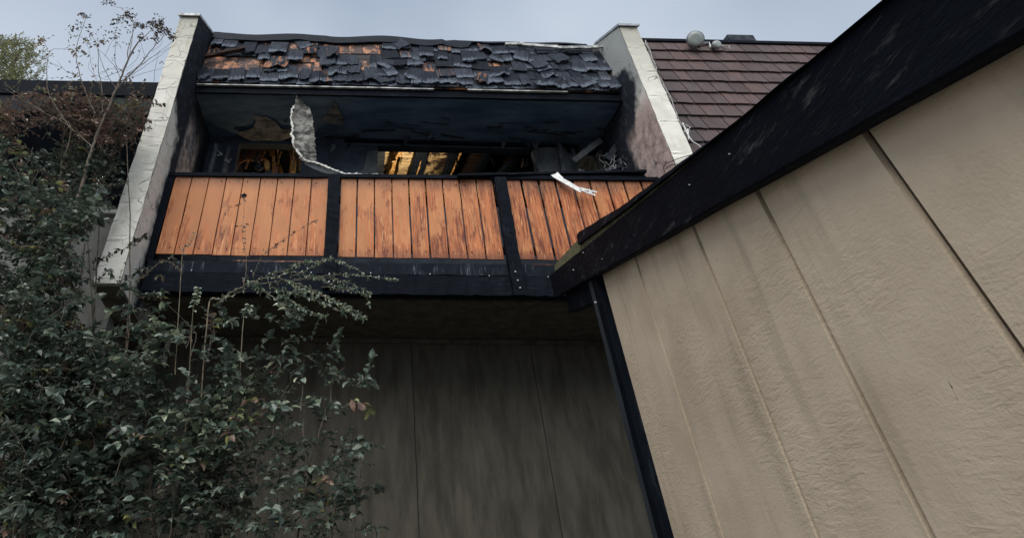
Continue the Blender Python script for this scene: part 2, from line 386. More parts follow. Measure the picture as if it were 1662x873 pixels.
def party_wall(x0, x1, mat_in, face_in, prof_front=4.53):
    """wing wall; profile in YZ, front edge wavy, inner face sooted"""
    pts = [(prof_front, 1.915), (prof_front, 5.555), (5.12, 5.885), (11, 5.885), (11, -1.6), (5.75, -1.6), (5.75, 1.70)]
    wall = MB(); n = 150
    # finely divided front face with rough relief
    nx = 6
    k = len(wall.v)
    for i in range(n + 1):
        z = 1.915 + (5.555 - 1.915) * i / n
        for j in range(nx + 1):
            x = x0 + (x1 - x0) * j / nx
            dy = noise.noise(Vector((x * 6, 3.1, z * 7))) * .006 + noise.noise(Vector((x * 1.5 + 4, 1.1, z * 2.4))) * .010
            # trowel seams every lift
            s_ = abs(((z + .05 * noise.noise(Vector((x * 5, x0, z))) + .22 * noise.noise(Vector((z * .9, x0, 5)))) / .41) % 1 - .5)
            dy += (-.2 * max(0, .03 - s_) + (.28 * max(0, .022 - abs(s_ - .045)))) * (.4 + 1.2 * max(0, noise.noise(Vector((x * 9, x0, z * 3))) + .35))
            edge = noise.noise(Vector((x0, 7, z * 9))) * .006 + noise.noise(Vector((x0, 2, z * 1.6))) * .012
            xx = x + (edge if j in (0, nx) else 0)
            wall.v.append(Vector((xx, prof_front + dy, z)))
    for i in range(n):
        for j in range(nx): a = k + i * (nx + 1) + j; wall.f.append((a, a + 1, a + nx + 2, a + nx + 1))
    p = wall.build('front_face', M['stucco'], bld)
    # body
    body = MB(); b0 = prof_front + .02
    prof = [(b0, 1.91), (b0, 5.55), (5.12, 5.88), (11, 5.88), (11, 1.0), (5.75, 1.70)]
    body.plate([(x0 + .003, y, z) for y, z in prof], (x1 - x0 - .006, 0, 0)); body.build('party_wall', M['stucco'], bld)
    MB().plate([(x0 + .003, 5.75, -1.6), (x0 + .003, 11, -1.6), (x0 + .003, 11, .99), (x0 + .003, 5.75, 1.695)], (x1 - x0 - .006, 0, 0)).build('lower_wall', M['taupe'], bld)
    MB().plate([(x0 + .002, 4.545, 1.90), (x0 + .002, 5.75, 1.69), (x0 + .002, 5.75, 1.68), (x0 + .002, 4.545, 1.893)], (x1 - x0 - .004, 0, 0)).build('wall_underside', M['taupe'], bld)
    # inner skin : divided sheet 12 mm proud
    s = MB(); ny, nz = 30, 60; xi = face_in; sg = 1 if face_in < 0 else -1
    for i in range(ny + 1):
        y = prof_front + .0 + (6.0 - prof_front) * i / ny
        zt = 5.55 + .33 * min(1, (y - 4.53) / .59); zb = 1.915 - .18 * (y - 4.53)
        for j in range(nz + 1):
            z = zb + (zt - zb) * j / nz
            d = noise.noise(Vector((1.3, y * 3.2, z * 2.4))) * .012 + noise.noise(Vector((9.3, y * 11, z * 9))) * .005
            s.v.append(Vector((xi + sg * (.004 + (d if i else 0) * .8 + .006), y, z)))
    for i in range(ny):
        for j in range(nz): a = i * (nz + 1) + j; s.f.append((a, a + 1, a + nz + 2, a + nz + 1))
    s.build('inner_face', mat_in, bld, True)
    cap = MB(); cap.plate([(x0 - .02, 4.495, 5.545), (x0 - .02, 4.495, 5.585), (x0 - .02, 5.12, 5.925), (x0 - .02, 6.2, 5.925), (x0 - .02, 6.2, 5.89), (x0 - .02, 5.125, 5.89)], (x1 - x0 + .04, 0, 0))
    cap.build('wall_cap', M['metal'] if face_in > 0 else M['drip'], bld)
party_wall(XL - TW, XL, M['stucco_l'], XL)
party_wall(XR, XR + TW, M['stucco_r'], XR)

# ---- mansard with sheathing, charred shakes, felt and metal edge
E0 = Vector((0, 4.97, 4.80)); T0 = Vector((0, 5.125, 5.86)); U = (T0 - E0).normalized(); HT = (T0 - E0).length
Nn = Vector((0, -U.z, U.y))                          # outward (towards camera)
mans = link('mansard_roof', [(XL, 5.2, 4.79), (XR, 5.2, 4.79), (XR, 5.35, 5.83), (XL, 5.35, 5.83), (XL, 5.05, 4.79), (XR, 5.05, 4.79), (XR, 5.20, 5.83), (XL, 5.20, 5.83)],
            [(0, 1, 2, 3), (7, 6, 5, 4), (4, 5, 1, 0), (5, 6, 2, 1), (6, 7, 3, 2), (7, 4, 0, 3)], M['dark'], bld)
def mp(X, h, out=0.): return Vector((X, E0.y, E0.z)) + U * h + Nn * out
nb = 7
for i in range(nb):
    h0, h1 = HT * i / nb + .004, HT * (i + 1) / nb - .004
    b = MB(); b.plate([mp(XL + .01, h0, .002), mp(XR - .01, h0, .002), mp(XR - .01, h1, .002), mp(XL + .01, h1, .002)], Nn * -.02); b.build('sheathing_board', M['sheath'], mans)
def h_of(py, px):                                    # height up the slope seen at a picture point (plane of the mansard)
    r = ray(px, py); n = Nn; t = E0.dot(n) / r.dot(n); p = r * t; return p.x, (p - E0).dot(U)
holes = []
for (a, b, c, d) in [(333, 100, 352, 115), (352, 100, 366, 117), (366, 97, 381, 116), (386, 104, 402, 118), (402, 100, 428, 118), (400, 66, 407, 80), (424, 65, 432, 78), (455, 68, 464, 84), (472, 70, 486, 83),
                     (488, 84, 514, 101), (484, 107, 506, 119), (510, 105, 522, 118), (526, 68, 541, 80), (548, 73, 626, 88), (659, 74, 672, 80), (580, 103, 596, 119), (682, 106, 694, 120), (786, 107, 800, 126), (800, 106, 822, 116), (436, 90, 445, 97)]:
    x0, h1 = h_of(b, a); x1, h0 = h_of(d, c); holes.append((min(x0, x1), max(x0, x1), h0, h1))
# orange patches lie bare: one scorched clean board face proud of the sheathing at each
mclean = Mat('bare orange shake wood', .7, .25); _v = mclean.mapv((40, 40, 4), 'obj'); _g = mclean.noise(1, _v, 5, .65)
_e = mclean.noise(9, mclean.mapv((1, 1, 1)), 4)
mclean.color(mclean.mix(mclean.step(mclean.math('MULTIPLY_ADD', _g, .3, _e), .50, .70), mclean.mix(mclean.step(_g, .3, .7), (.34, .15, .085), (.58, .30, .17)), (.07, .05, .05))).bump(_g, .5, .004); M['clean'] = mclean.m
for (x0, x1, h0, h1) in holes:
    xs = x0
    while xs < x1 - .03:
        wd = min(rnd.uniform(.14, .22), x1 - xs); b = MB()
        b.plate([mp(xs + .004, h0 - .03, .016), mp(xs + wd - .004, h0 - .03, .016), mp(xs + wd - .004, h1 + .03, .012), mp(xs + .004, h1 + .03, .012)], Nn * -.008)
        b.build('shingle', M['clean'], mans); xs += wd
def shake_mesh(seed, ragged):
    r = random.Random(seed); n = 9; b = MB(); top = .33; bot = []
    ph = r.random() * 9
    for i in range(n + 1):
        t = i / n; z = ragged * (noise.noise(Vector((t * 1.6 + ph, seed, 0))) * .06 + r.uniform(-.006, .006)) + r.uniform(-.002, .002); bot.append((t - .5, z))
    pts = bot + [(.5 + r.uniform(-.02, .02), top), (-.5, top)]
    f = [(x, 0, z) for x, z in pts]; n2 = len(f)
    curl = [(-.030 * max(0, 1 - z / .25) * (.4 + 1.2 * abs(noise.noise(Vector((x * 2 + ph, seed * 1.7, 3)))) * 2)) * ragged for x, z in pts]
    b.v = [Vector((x, c, z)) for (x, _, z), c in zip(f, curl)] + [Vector((x, c + .012, z)) for (x, _, z), c in zip(f, curl)]
    b.f = [tuple(range(n2)), tuple(reversed(range(n2, 2 * n2)))] + [(i, i + n2, (i + 1) % n2 + n2, (i + 1) % n2) for i in range(n2)]
    me = bpy.data.meshes.new('shingle'); me.from_pydata([tuple(v) for v in b.v], [], b.f); me.materials.append(M['shake']); me.update(); return me
SH = [shake_mesh(i, 1.0) for i in range(10)]; SHs = [shake_mesh(40 + i, .3) for i in range(6)]
tilt0 = math.atan2(T0.y - E0.y, T0.z - E0.z)
def put_shake(me, X, h, wd, out, rz=0., tilt=0., hs=1.):
    o = bpy.data.objects.new('shingle', me); COL.objects.link(o); o.parent = mans
    p = mp(X, h, out)
    o.location = p - WL[mans.name]
    o.rotation_euler = (-tilt0 - tilt, rz, 0); o.scale = (wd, 1, hs); return o
def in_hole(xc, h):
    for (x0, x1, h0, h1) in holes:
        if x0 - .05 < xc < x1 + .05 and h < h1 - .04 and h + .22 > h0 + .03: return True
    return False
for h in (.0, .2, .4, .6, .8):
    X = XL + .02
    while X < XR - .03:
        wd = rnd.uniform(.17, .27); xc = X + wd / 2; X += wd
        if xc > XR - .07: break
        if in_hole(xc, h): continue
        put_shake(rnd.choice(SHs), xc, h + rnd.uniform(-.01, .01), wd - .006, .018 + rnd.uniform(0, .004), rnd.gauss(0, .02), .015, .92 if h < .75 else .72)
rows = [(.00, 1), (.19, 0), (.385, 0), (.58, 0), (.77, 0)]
ns_ = 0
for ri, (h, _) in enumerate(rows):
    X = XL + .02 + rnd.uniform(0, .1)
    while X < XR - .03:
        wd = rnd.uniform(.13, .25); xc = X + wd / 2; X += wd
        if xc > XR - .05: break
        hole = False
        for (x0, x1, h0, h1) in holes:
            if x0 - .04 < xc < x1 + .04 and h < h1 - .04 and h + .22 > h0 + .03: hole = True
        frac = (xc - XL) / (XR - XL)
        if hole and ri > 0: continue
        if ri > 0 and rnd.random() < .22 - .12 * frac: continue
        hj = rnd.uniform(-.035, .035); rz = rnd.gauss(0, .05)
        if frac > .55: rz += .12 * rnd.random() - (.10 if frac > .65 else 0)
        big = rnd.random() < .13
        if big: rz += rnd.choice((-1, 1)) * rnd.uniform(.2, .5)
        me = rnd.choice(SH) if (rnd.random() < .4 or ri == 0) else rnd.choice(SHs)
        put_shake(me, xc, h + hj + .03 * (ri == 0), wd - .006, .036 + rnd.uniform(0, .018) + (.012 if big else 0), rz, .03 + rnd.uniform(0, .05), rnd.uniform(.75, 1.05) if ri < 4 else .78); ns_ += 1
# a few loose ones slipped sideways
for (px, py, wd, rz) in [(620, 108, .19, .62), (573, 118, .18, .1), (452, 86, .24, .02), (480, 98, .2, .02), (505, 88, .18, -.04), (448, 110, .3, .08), (430, 98, .15, 0), (540, 92, .17, 0), (655, 78, .2, -.5), (664, 127, .2, .5), (690, 92, .2, .1), (760, 100, .2, 0), (875, 110, .2, -.3), (910, 100, .22, -.35)]:
    X, h = h_of(py, px); put_shake(rnd.choice(SH), X, h - .1, wd, .058, rz, .05, .9)
# drip edge and fascia
nseg = 11
for i in range(nseg):
    x0, x1 = XL + .03 + (2.63 - XL) * i / nseg, XL + .03 + (2.63 - XL) * (i + 1) / nseg
    if i in (7,): continue
    z = 4.775 + rnd.uniform(-.002, .002); MB().box((x0, 4.945, z - .012), (x1 - .002, 4.975, z + .004)).build('drip_edge', M['drip'], mans)
MB().bar((XL + .02, 5.0, 4.715), (XR - .02, 5.0, 4.715), .03, .10, (0, 0, 1), 40, .002).build('fascia_board', M['char_x'], bld)
# tar felt strip hanging along the top, wavy
s = MB(); n = 90
for k in (0, 1):
    for i in range(n + 1):
        t = i / n; X = XL + .02 + (XR - .2 - XL) * t; wv = noise.noise(Vector((X * 1.6, 3, 0))) * .035 + .02 * math.sin(X * 5.1) * (1 if .3 < t < .65 else .2)
        sag = .05 * t - .0
        top = 5.90 + wv - sag * .4 + (.01 if t < .62 else -.03)
        dep = (.17 + .04 * noise.noise(Vector((X * 4, 8, 1)))) * (1 if t < .68 else .45)
        s.v += [Vector((X, 5.085 + k * .05, top)), Vector((X, 5.045 + k * .05 + .2 * wv, top - dep))]
    N = 2 * (n + 1)
for i in range(n):
    a = 2 * i; s.f += [(a, a + 1, a + 3, a + 2), (a + N, a + N + 2, a + N + 3, a + N + 1), (a, a + 2, a + 2 + N, a + N), (a + 1, a + 1 + N, a + 3 + N, a + 3)]
s.build('roofing_felt', M['tar'], mans)
# pale metal edge on the right part of the ridge
s = MB()
for (a, b) in [((820, 72), (850, 71.5)), ((846, 72.5), (905, 77)), ((905, 78), (960, 77.5)), ((958, 77), (985, 76))]:
    s.bar(sy(a[0], a[1], 5.0), sy(b[0], b[1], 5.0), .03, .045, (0, 0, 1), 6, .003)
s.build('metal_edge', M['drip'], mans)
box('flat_roof', (XL, 5.34, 5.78), (XR, 11.0, 5.84), M['tar'], bld)

# ---- soffit, header, back wall with openings
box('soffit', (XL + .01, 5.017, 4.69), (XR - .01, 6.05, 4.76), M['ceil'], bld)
ZH = 4.567; YB = 5.9
def bx_at(px, py): return sy(px, py, YB)
cols = [(XL + .02, bx_at(383, 260).x), (bx_at(489, 260).x, bx_at(613, 260).x), (bx_at(869, 260).x, bx_at(934, 260).x), (bx_at(1005, 260).x, XR - .02)]
for a, b in cols: box('wall_pier', (a, YB, 2.31), (b, YB + .12, ZH - .003), M['dark'], bld)
box('window_header', (XL + .02, YB - .004, ZH), (XR - .02, YB + .13, 4.688), M['dark'], bld)
MB().bar((bx_at(560, 222).x, YB - .03, 4.70 - .06), (XR - .3, YB - .03, 4.60), .03, .05, (0, 0, 1), 20, .004).build('header_trim', M['char_x'], bld)
for a, b in zip(cols[:-1], cols[1:]): box('window_apron', (a[1], YB + .02, 2.31), (b[0], YB + .1, 3.62), M['dark'], bld)
for xa, xb in ((XL + .012, XL + .03), (XR - .03, XR - .012)): box('room_side_wall', (xa, 6.03, 2.3), (xb, 10.89, 5.76), M['dark2'], bld)
# grey drywall scraps on the piers
def scrap(name, pts, Y, mat, th=.012, par=None): return MB().plate([sy(a, b, Y) for a, b in pts], (0, th, 0)).build(name, mat, par)
scrap('drywall_scrap', [(868, 240), (930, 238), (936, 252), (926, 262), (932, 285), (936, 300), (878, 300), (872, 262)], YB - .03, M['dark3'], .02, bld)
scrap('drywall_scrap', [(597, 246), (613, 243), (613, 300), (572, 300), (575, 283), (590, 275)], YB - .03, M['dark3'], .02, bld)
# balcony floor, room shell
box('balcony_floor', (XL + .01, 4.96, 2.20), (XR - .01, 5.9, 2.30), M['char_x'], bld)
box('ceiling_joist_soffit', (XL + .01, 5.03, 1.985), (XR - .01, 6.2, 2.19), M['taupe'], bld)
box('room_floor', (XL, 5.95, 2.22), (XR, 11, 2.29), M['dark2'], bld)
box('room_back_wall', (XL, 10.9, 2.3), (XR, 11.02, 5.77), M['dark'], bld)
# attic deck: skip boards lit from inside the room by an added, unseen point light
dk = bpy.data.objects.new('roof_deck', None); COL.objects.link(dk); dk.parent = bld; WL[dk.name] = Vector((1.2, 7.6, 5.56)); dk.location = WL[dk.name] - WL[bld.name]
y = 6.1
while y < 9.6:
    wd = rnd.uniform(.07, .12); b = MB()
    b.bar((.42, y, 5.56 + rnd.uniform(-.008, .008)), (3.3, y + rnd.uniform(-.02, .02), 5.56), wd, .02, (0, 0, 1), 30, .004); b.build('deck_board', M['deck'], dk); y += wd + rnd.uniform(.006, .02)
box('room_ceiling', (XL + .03, 6.04, 5.50), (.44, 10.88, 5.53), M['dark2'], bld)
rf = bpy.data.objects.new('rafters', None); COL.objects.link(rf); rf.parent = bld; WL[rf.name] = Vector((1.2, 7.6, 5.4)); rf.location = WL[rf.name] - WL[bld.name]
for (bot, top, wd, mt) in [(628, 652, .05, 'rafter'), (634, 654, .04, 'rafter'), (666, 684, .12, 'char_y'), (673, 690, .02, 'rafter'), (679, 692, .09, 'char_y'), (720, 741, .10, 'char_y'), (727, 752, .025, 'rafter'), (770, 800, .1, 'char_y'), (820, 850, .08, 'char_y'),
                           (440, 450, .09, 'rafter'), (448, 460, .05, 'char_y'), (470, 477, .04, 'rafter')]:
    a, b = sz(bot, 290, 5.42), sz(top, 234, 5.42); MB().bar(a, b, wd, .13, (0, 0, 1), 12, .008).build('rafter', M[mt], rf)
# torn paper facing and glowing scraps in the left opening
b = MB(); pts = [(380, 232), (432, 232), (430, 246), (427, 258), (420, 263), (412, 262), (404, 259), (396, 261), (388, 266), (384, 274)]
b.plate([sy(a, c, 6.3) for a, c in pts], (0, .02, 0)); b.build('torn_facing', M['brown'], bld)
for k, (x, y, w_, h_, mt) in enumerate([(434, 268, 5, 9, 'rafter'), (476, 270, 5, 12, 'rafter'), (473, 250, 4, 14, 'brown'), (487, 262, 3, 16, 'rafter'), (497, 266, 2, 14, 'brown'), (420, 272, 8, 5, 'dark2'), (448, 276, 4, 8, 'brown'), (436, 280, 7, 4, 'dark3'), (412, 282, 4, 2, 'paperw')]):
    pts = [(x + w_ * math.cos(t) * rnd.uniform(.6, 1.1), y + h_ * math.sin(t) * rnd.uniform(.7, 1.1)) for t in [i * .7 for i in range(9)]]
    b = MB(); b.plate([sy(a, c, 6.15) for a, c in pts], (0, .025, 0)); b.build('hanging_scrap', M[mt], bld)
for (a_, b_, wd_, mt_, Y_) in [((438, 232), (457, 292), .105, 'rafter', 6.6), ((446, 232), (452, 292), .03, 'char_z', 6.5), ((468, 232), (478, 268), .05, 'rafter', 6.65), ((478, 262), (474, 292), .06, 'rafter', 6.5), ((485, 232), (488, 290), .04, 'char_z', 6.6), ((429, 258), (436, 290), .05, 'rafter', 6.7), ((630, 234), (640, 262), .06, 'rafter', 6.7), ((648, 256), (640, 292), .05, 'rafter', 6.7)]:
    MB().bar(sy(*a_, Y_), sy(*b_, Y_), wd_, .04, (0, 1, .1), 12, .007).build('broken_timber', M[mt_], bld)
def lamp(name, loc, e, col, r=.08):
    l = bpy.data.lights.new(name, 'POINT'); l.energy = e; l.color = col; l.shadow_soft_size = r
    o = bpy.data.objects.new(name, l); COL.objects.link(o); o.location = loc; return o
lamp('added_glow_light', (.85, 7.2, 4.7), 20, (1, .80, .52))  # unseen warm point light, added to give the amber glow on the deck
lamp('added_glow_light', (-1.2, 6.3, 3.75), 3.2, (1, .66, .32))  # second added light, brightens the timber scraps in the left opening
# debris in the dark right corner: slanting studs and wires
for k, (a, b, wd, mt, Y) in enumerate([((930, 262), (975, 228), .07, 'dark3', 5.6), ((940, 250), (1000, 200), .05, 'dark2', 5.7), ((938, 278), (965, 290), .06, 'dark3', 5.4), ((905, 215), (915, 290), .05, 'dark2', 5.75), ((985, 260), (1015, 215), .07, 'dark2', 5.5), ((1000, 290), (1020, 170), .06, 'dark2', 5.6), ((950, 285), (1040, 262), .04, 'dark2', 5.5), ((800, 290), (850, 240), .05, 'dark2', 6.3), ((340, 285), (352, 235), .05, 'dark2', 5.6), ((362, 290), (372, 240), .04, 'dark2', 5.7)]):
    MB().bar(sy(*a, Y), sy(*b, Y), wd, .05, (0, 1, .2), 8, .006).build('charred_stud', M[mt], bld)
wi = MB()
for k in range(10):
    x, y = rnd.uniform(975, 1015), rnd.uniform(255, 285); pts = []
    for i in range(7): pts.append(sy(x, y, 5.3 + .1 * rnd.random())); x += rnd.uniform(-8, 8); y += rnd.uniform(-9, 6)
    wi.tube(pts, .003, .003, 4)
for k in range(5):
    x, y = rnd.uniform(350, 368), rnd.uniform(240, 262); pts = []
    for i in range(5): pts.append(sy(x, y, 5.5)); x += rnd.uniform(-2, 6); y += rnd.uniform(-6, 6)
    wi.tube(pts, .003, .003, 4)
wi.build('burned_wiring', M['metal'], bld)['kind'] = 'stuff'
# lath and debris lines on the ceiling: scorch relief
for k in range(26):
    x = rnd.uniform(370, 1000); y = rnd.uniform(196, 224); p = sz(x, y, 4.684)
    MB().bar(p, p + Vector((rnd.uniform(.15, .5), rnd.uniform(-.04, .04), rnd.uniform(-.03, .0))), rnd.uniform(.01, .04), .008, (0, 0, 1), 6, .004).build('lath_strip', M['dark2'], bld)

for k in range(22):
    x, y = rnd.uniform(350, 1010), rnd.uniform(188, 236); Z_ = 4.69 if y < 226 else 4.60
    p0 = sz(x, y, Z_) if y < 226 else sy(x, y, 5.84); wd = rnd.uniform(.03, .14); hh = rnd.uniform(.04, .20); n_ = 7; L1, L2 = [], []
    for i in range(n_):
        t_ = i / (n_ - 1); ww = wd * (1 - .8 * t_ ** 1.5) * rnd.uniform(.7, 1.2); c_ = p0 + Vector((.02 * math.sin(t_ * 4 + k), -.03 * t_ * t_, -hh * t_)); L1.append(c_ - Vector((ww / 2, 0, 0))); L2.append(c_ + Vector((ww / 2, .01, 0)))
    MB().sheet(L1, L2, .006, 2, .02).build('burnt_fragment', M[rnd.choice(['dark2', 'dark3', 'dark2', 'dark', 'char_z'])], bld)
for k in range(14):
    x = rnd.choice([rnd.uniform(385, 488), rnd.uniform(385, 488), rnd.uniform(620, 860)]); y = rnd.uniform(239, 262); p0 = sy(x, y, 6.15 + .1 * rnd.random()); q0 = p0 + Vector((rnd.uniform(-.06, .06), 0, -rnd.uniform(.08, .3)))
    MB().bar(p0, q0, rnd.uniform(.012, .035), .012, (0, 1, 0), 5, .005).build('splinter', M[rnd.choice(['rafter', 'dark2', 'char_z', 'brown'])], bld)

# ---- balustrade
bal = box('balustrade', (XL + .03, 4.945, 3.05), (XR - .01, 4.985, 3.13), M['char_x'], bld)
MB().bar((XL + .02, 4.93, 3.335), (XR - .01, 4.93, 3.385), .115, .045, (0, 0, 1), 60, .0025).build('top_rail', M['char_x'], bal)
MB().bar((XL + .02, 4.945, 2.50), (XR - .01, 4.945, 2.50), .03, .08, (0, 0, 1), 30, .002).build('lower_rail', M['char_x'], bal)
def zt_(X): return 3.322 + .05 * (X - XL) / (XR - XL)
def plank(x0, x1, z0, lean=0.):
    zt = zt_((x0 + x1) / 2); n = 10; b = MB(); th = .019
    yf = 4.90 + rnd.uniform(-.003, .003); tw = rnd.uniform(-.003, .003); k0 = rnd.random() * 50
    for i in range(n + 1):
        z = z0 + (zt - z0) * i / n; j0 = noise.noise(Vector((k0, z * 4, 0))) * .0035; j1 = noise.noise(Vector((k0 + 9, z * 4, 0))) * .0035
        dx = lean * (1 - i / n); a, c = x0 + j0 + dx, x1 + j1 + dx
        b.v += [Vector((a, yf + th, z)), Vector((a, yf + .003 + tw, z)), Vector((a + .003, yf + tw, z)), Vector((c - .003, yf - tw, z)), Vector((c, yf + .003 - tw, z)), Vector((c, yf + th, z))]
    for i in range(n):
        for j in range(6): b.f.append((i * 6 + j, i * 6 + (j + 1) % 6, i * 6 + 6 + (j + 1) % 6, i * 6 + 6 + j))
    b.f += [tuple(reversed(range(6))), tuple(range(n * 6, n * 6 + 6))]
    b.build('plank', M['plank'], bal)
def run(x0, x1, n, g0, g1, z0, lean=0.):
    p = (x1 - x0) / n
    for i in range(n):
        gp = rnd.uniform(g0, g1); plank(x0 + p * i + gp / 2, x0 + p * (i + 1) - gp / 2, z0 + rnd.uniform(-.006, .006), lean)
run(-2.02, -.335, 9, .008, .012, 2.385)
run(-.205, 1.487, 9, .009, .020, 2.385)
run(1.615, 3.35, 9, .014, .030, 2.385, 0)
nm = MB()
for (x0, n_, p_w) in ((-2.02, 9, .1872), (-.205, 9, .188), (1.615, 9, .1928)):
    for i in range(n_):
        for z in (2.45, 2.46, 3.27, 3.26):
            x = x0 + p_w * (i + rnd.choice((.25, .75))) + rnd.uniform(-.01, .01); nm.tube([(x, 4.897, z), (x, 4.893, z + .0005)], .0045, .004, 6)
nm.build('nail_heads', M['char_z'], bal)['kind'] = 'stuff'
MB().bar((-2.062, 4.93, 2.30), (-2.062, 4.93, 3.31), .08, .09, (0, 1, 0), 10, .002).build('end_board', M['char_z'], bal)
p_ = MB().bar((-.27, 4.855, 2.03), (-.27, 4.855, 3.315), .125, .075, (0, 1, 0), 26, .005).build('post', M['char_z'], bal)
p2 = MB().bar((1.553, 4.855, 1.975), (1.553, 4.855, 3.335), .122, .075, (0, 1, 0), 26, .005).build('post', M['char_z'], bal)
def bolt(x, z, par, y=4.815, r=.009):
    b = MB(); b.tube([(x, y, z), (x, y - .008, z)], r, r * .8, 8); b.build('bolt', M['metal'], par)
for x, z in ((1.55, 2.12), (1.56, 2.045), (1.54, 2.21)): bolt(x, z, p2)
for x, z in ((-.27, 2.16), (-.27, 2.08)): bolt(x, z, p_)
# raw wood glimpsed in the slot below the planks
MB().bar((-1.25, 4.952, 2.342), (-.36, 4.952, 2.335), .02, .03, (0, 0, 1), 10, .002).build('exposed_batten', M['clean'], bal)
MB().bar((1.78, 4.95, 2.33), (3.3, 4.95, 2.34), .02, .045, (0, 0, 1), 10, .002).build('exposed_batten', M['plank'], bal)
# edge beam and ledger
MB().bar((XL + .05, 4.93, 2.245), (XR - .01, 4.93, 2.265), .10, .12, (0, 0, 1), 90, .005).build('ledger_board', m_char('blistered ledger', (.008, .011, .017), (.15, .17, .20), 'z', .9, .45), bld)
MB().bar((XL + .06, 4.92, 2.08), (XR - .01, 4.92, 2.09), .11, .195, (0, 0, 1), 90, .006).build('edge_beam', M['char_x'], bld)
for i in range(9):
    X = XL + .5 + i * .58; bolt(X, 2.19 + rnd.uniform(-.01, .01), bld, 4.862, .007)

# ---- ground floor wall under the balcony (shaded siding panels)
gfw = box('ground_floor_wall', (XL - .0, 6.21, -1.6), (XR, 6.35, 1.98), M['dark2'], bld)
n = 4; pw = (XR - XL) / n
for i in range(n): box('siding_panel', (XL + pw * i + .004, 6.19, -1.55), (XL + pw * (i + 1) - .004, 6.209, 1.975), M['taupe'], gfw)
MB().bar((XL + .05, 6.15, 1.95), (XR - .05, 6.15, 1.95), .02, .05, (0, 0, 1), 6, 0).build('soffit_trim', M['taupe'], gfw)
# ---- charred plank ends / loose things lying on the rail : things of their own
t = MB().bar(sy(742, 287.5, 4.86), sy(1046, 281, 4.97), .10, .028, (0, 0, 1), 30, .003).build('loose_board', M['char_x']); tag(t, 'long charred board lying slightly askew on the balcony rail behind the white strip', 'board')
t = MB().bar(sy(925, 288, 4.93), sy(1046, 288.5, 4.99), .06, .016, (0, 0, 1), 14, .002).build('loose_board', M['char_x']); tag(t, 'short thin charred board under the long one at the right end of the rail', 'board')
# white bent strip hanging over the rail
pth = [(890, 280, 4.90), (899, 283, 4.87), (915, 292, 4.83), (930, 300.5, 4.81), (944, 309, 4.80)]
s = MB(); L_ = []; R2 = []
for (x, y, Y) in pth: L_.append(sy(x + (0 if x > 895 else 0), y - 2.5, Y)); R2.append(sy(x - 2 if x > 895 else x, y + 4.0 if x > 895 else y + .8, Y))
L_[0] = sy(891, 279.6, 4.9); L_[1] = sy(904, 278.5, 4.87)
s.sheet(L_, R2, .012, 3, .004)
for (a, b) in [((942, 305), (955, 309)), ((944, 309), (958, 315)), ((952, 309), (969, 312)), ((956, 314), (966, 317)), ((955, 308), (962, 316)), ((940, 307), (950, 311))]:
    s.bar(sy(*a, 4.80), sy(*b, 4.79), .018, .008, (0, 1, 0), 3, .003)
t = s.build('bent_strip', M['white']); tag(t, 'bent white metal strip hanging over the balcony rail with a crumpled end', 'metal strip')
# hanging drywall sheet
LL = [(483, 158), (478, 170), (473.5, 182), (474, 196), (475.5, 210), (475, 221), (478, 232), (483, 245), (489, 256), (497, 263)]
RR = [(487, 158), (494, 166), (502, 175), (507, 190), (509, 205), (511, 220), (512, 232), (512, 243), (514, 254), (517, 263)]
hs = thing('hanging_drywall', sy(487, 158, 5.02), 'torn grey drywall sheet hanging from the burned balcony ceiling with ragged pale edge', 'drywall')
s = MB(); A = []; B = []
for i, (a, b) in enumerate(zip(LL, RR)):
    Y = 5.02 - .006 * i + .04 * math.sin(i * .8); A.append(sy(*a, Y)); B.append(sy(*b, Y + .06))
A2 = []; B2 = []
for i in range(len(A) - 1):
    for k in range(4): A2.append(A[i].lerp(A[i + 1], k / 4) + Vector((rnd.uniform(-.018, .012), rnd.uniform(-.01, .01), 0))); B2.append(B[i].lerp(B[i + 1], k / 4) + Vector((rnd.uniform(-.014, .008), rnd.uniform(-.01, .01), 0)))
A2.append(A[-1]); B2.append(B[-1])
s.sheet(A2, B2, .012, 8, .07); s.build('sheet', M['paper'], hs)
s = MB()
for i in range(len(A2) - 1):
    if i < 5: continue
    wv = .012 + .022 * (i / len(A2)) * rnd.random(); s.bar(A2[i] + Vector((-.004, -.012, 0)), A2[i + 1] + Vector((-.004, -.012, 0)), wv + .004, .012, (0, 1, 0), 1, .004)
s.build('torn_edge', M['paperw'], hs)
# sagging ceiling flaps
def flap(pts, Z0, Z1, mat, label):
    n = len(pts); ys = [p[1] for p in pts]; y0, y1 = min(ys), max(ys); vs = []
    for (x, y) in pts: vs.append(sz(x, y, Z0 + (Z1 - Z0) * (y - y0) / (y1 - y0)))
    c = Vector((0, 0, 0))
    for v in vs: c += v
    c = c / n + Vector((0, 0, .02)); b = MB(); b.v = vs + [c] + [v + Vector((0, .004, .012)) for v in vs] + [c + Vector((0, 0, .012))]
    for i in range(n): b.f += [(i, (i + 1) % n, n), ((i + 1) % n + n + 1, i + n + 1, 2 * n + 1), (i, i + n + 1, (i + 1) % n + n + 1, (i + 1) % n)]
    o = b.build('ceiling_flap', mat); tag(o, label, 'ceiling flap'); return o
mflap = m_plain('smoked ceiling paper', (.045, .05, .058), (.20, .205, .215), 7, .85, .2, .7, 0, .015, (1, 2, 1))
flap([(412, 188), (432, 190), (447, 198), (456, 210), (474, 212), (484, 218), (470, 224), (458, 229), (440, 233), (424, 230), (408, 229), (396, 224), (382, 217), (398, 213), (411, 208), (415, 198)], 4.675, 4.60, mflap, 'brown grey torn paper flap sagging from the balcony ceiling at its left')
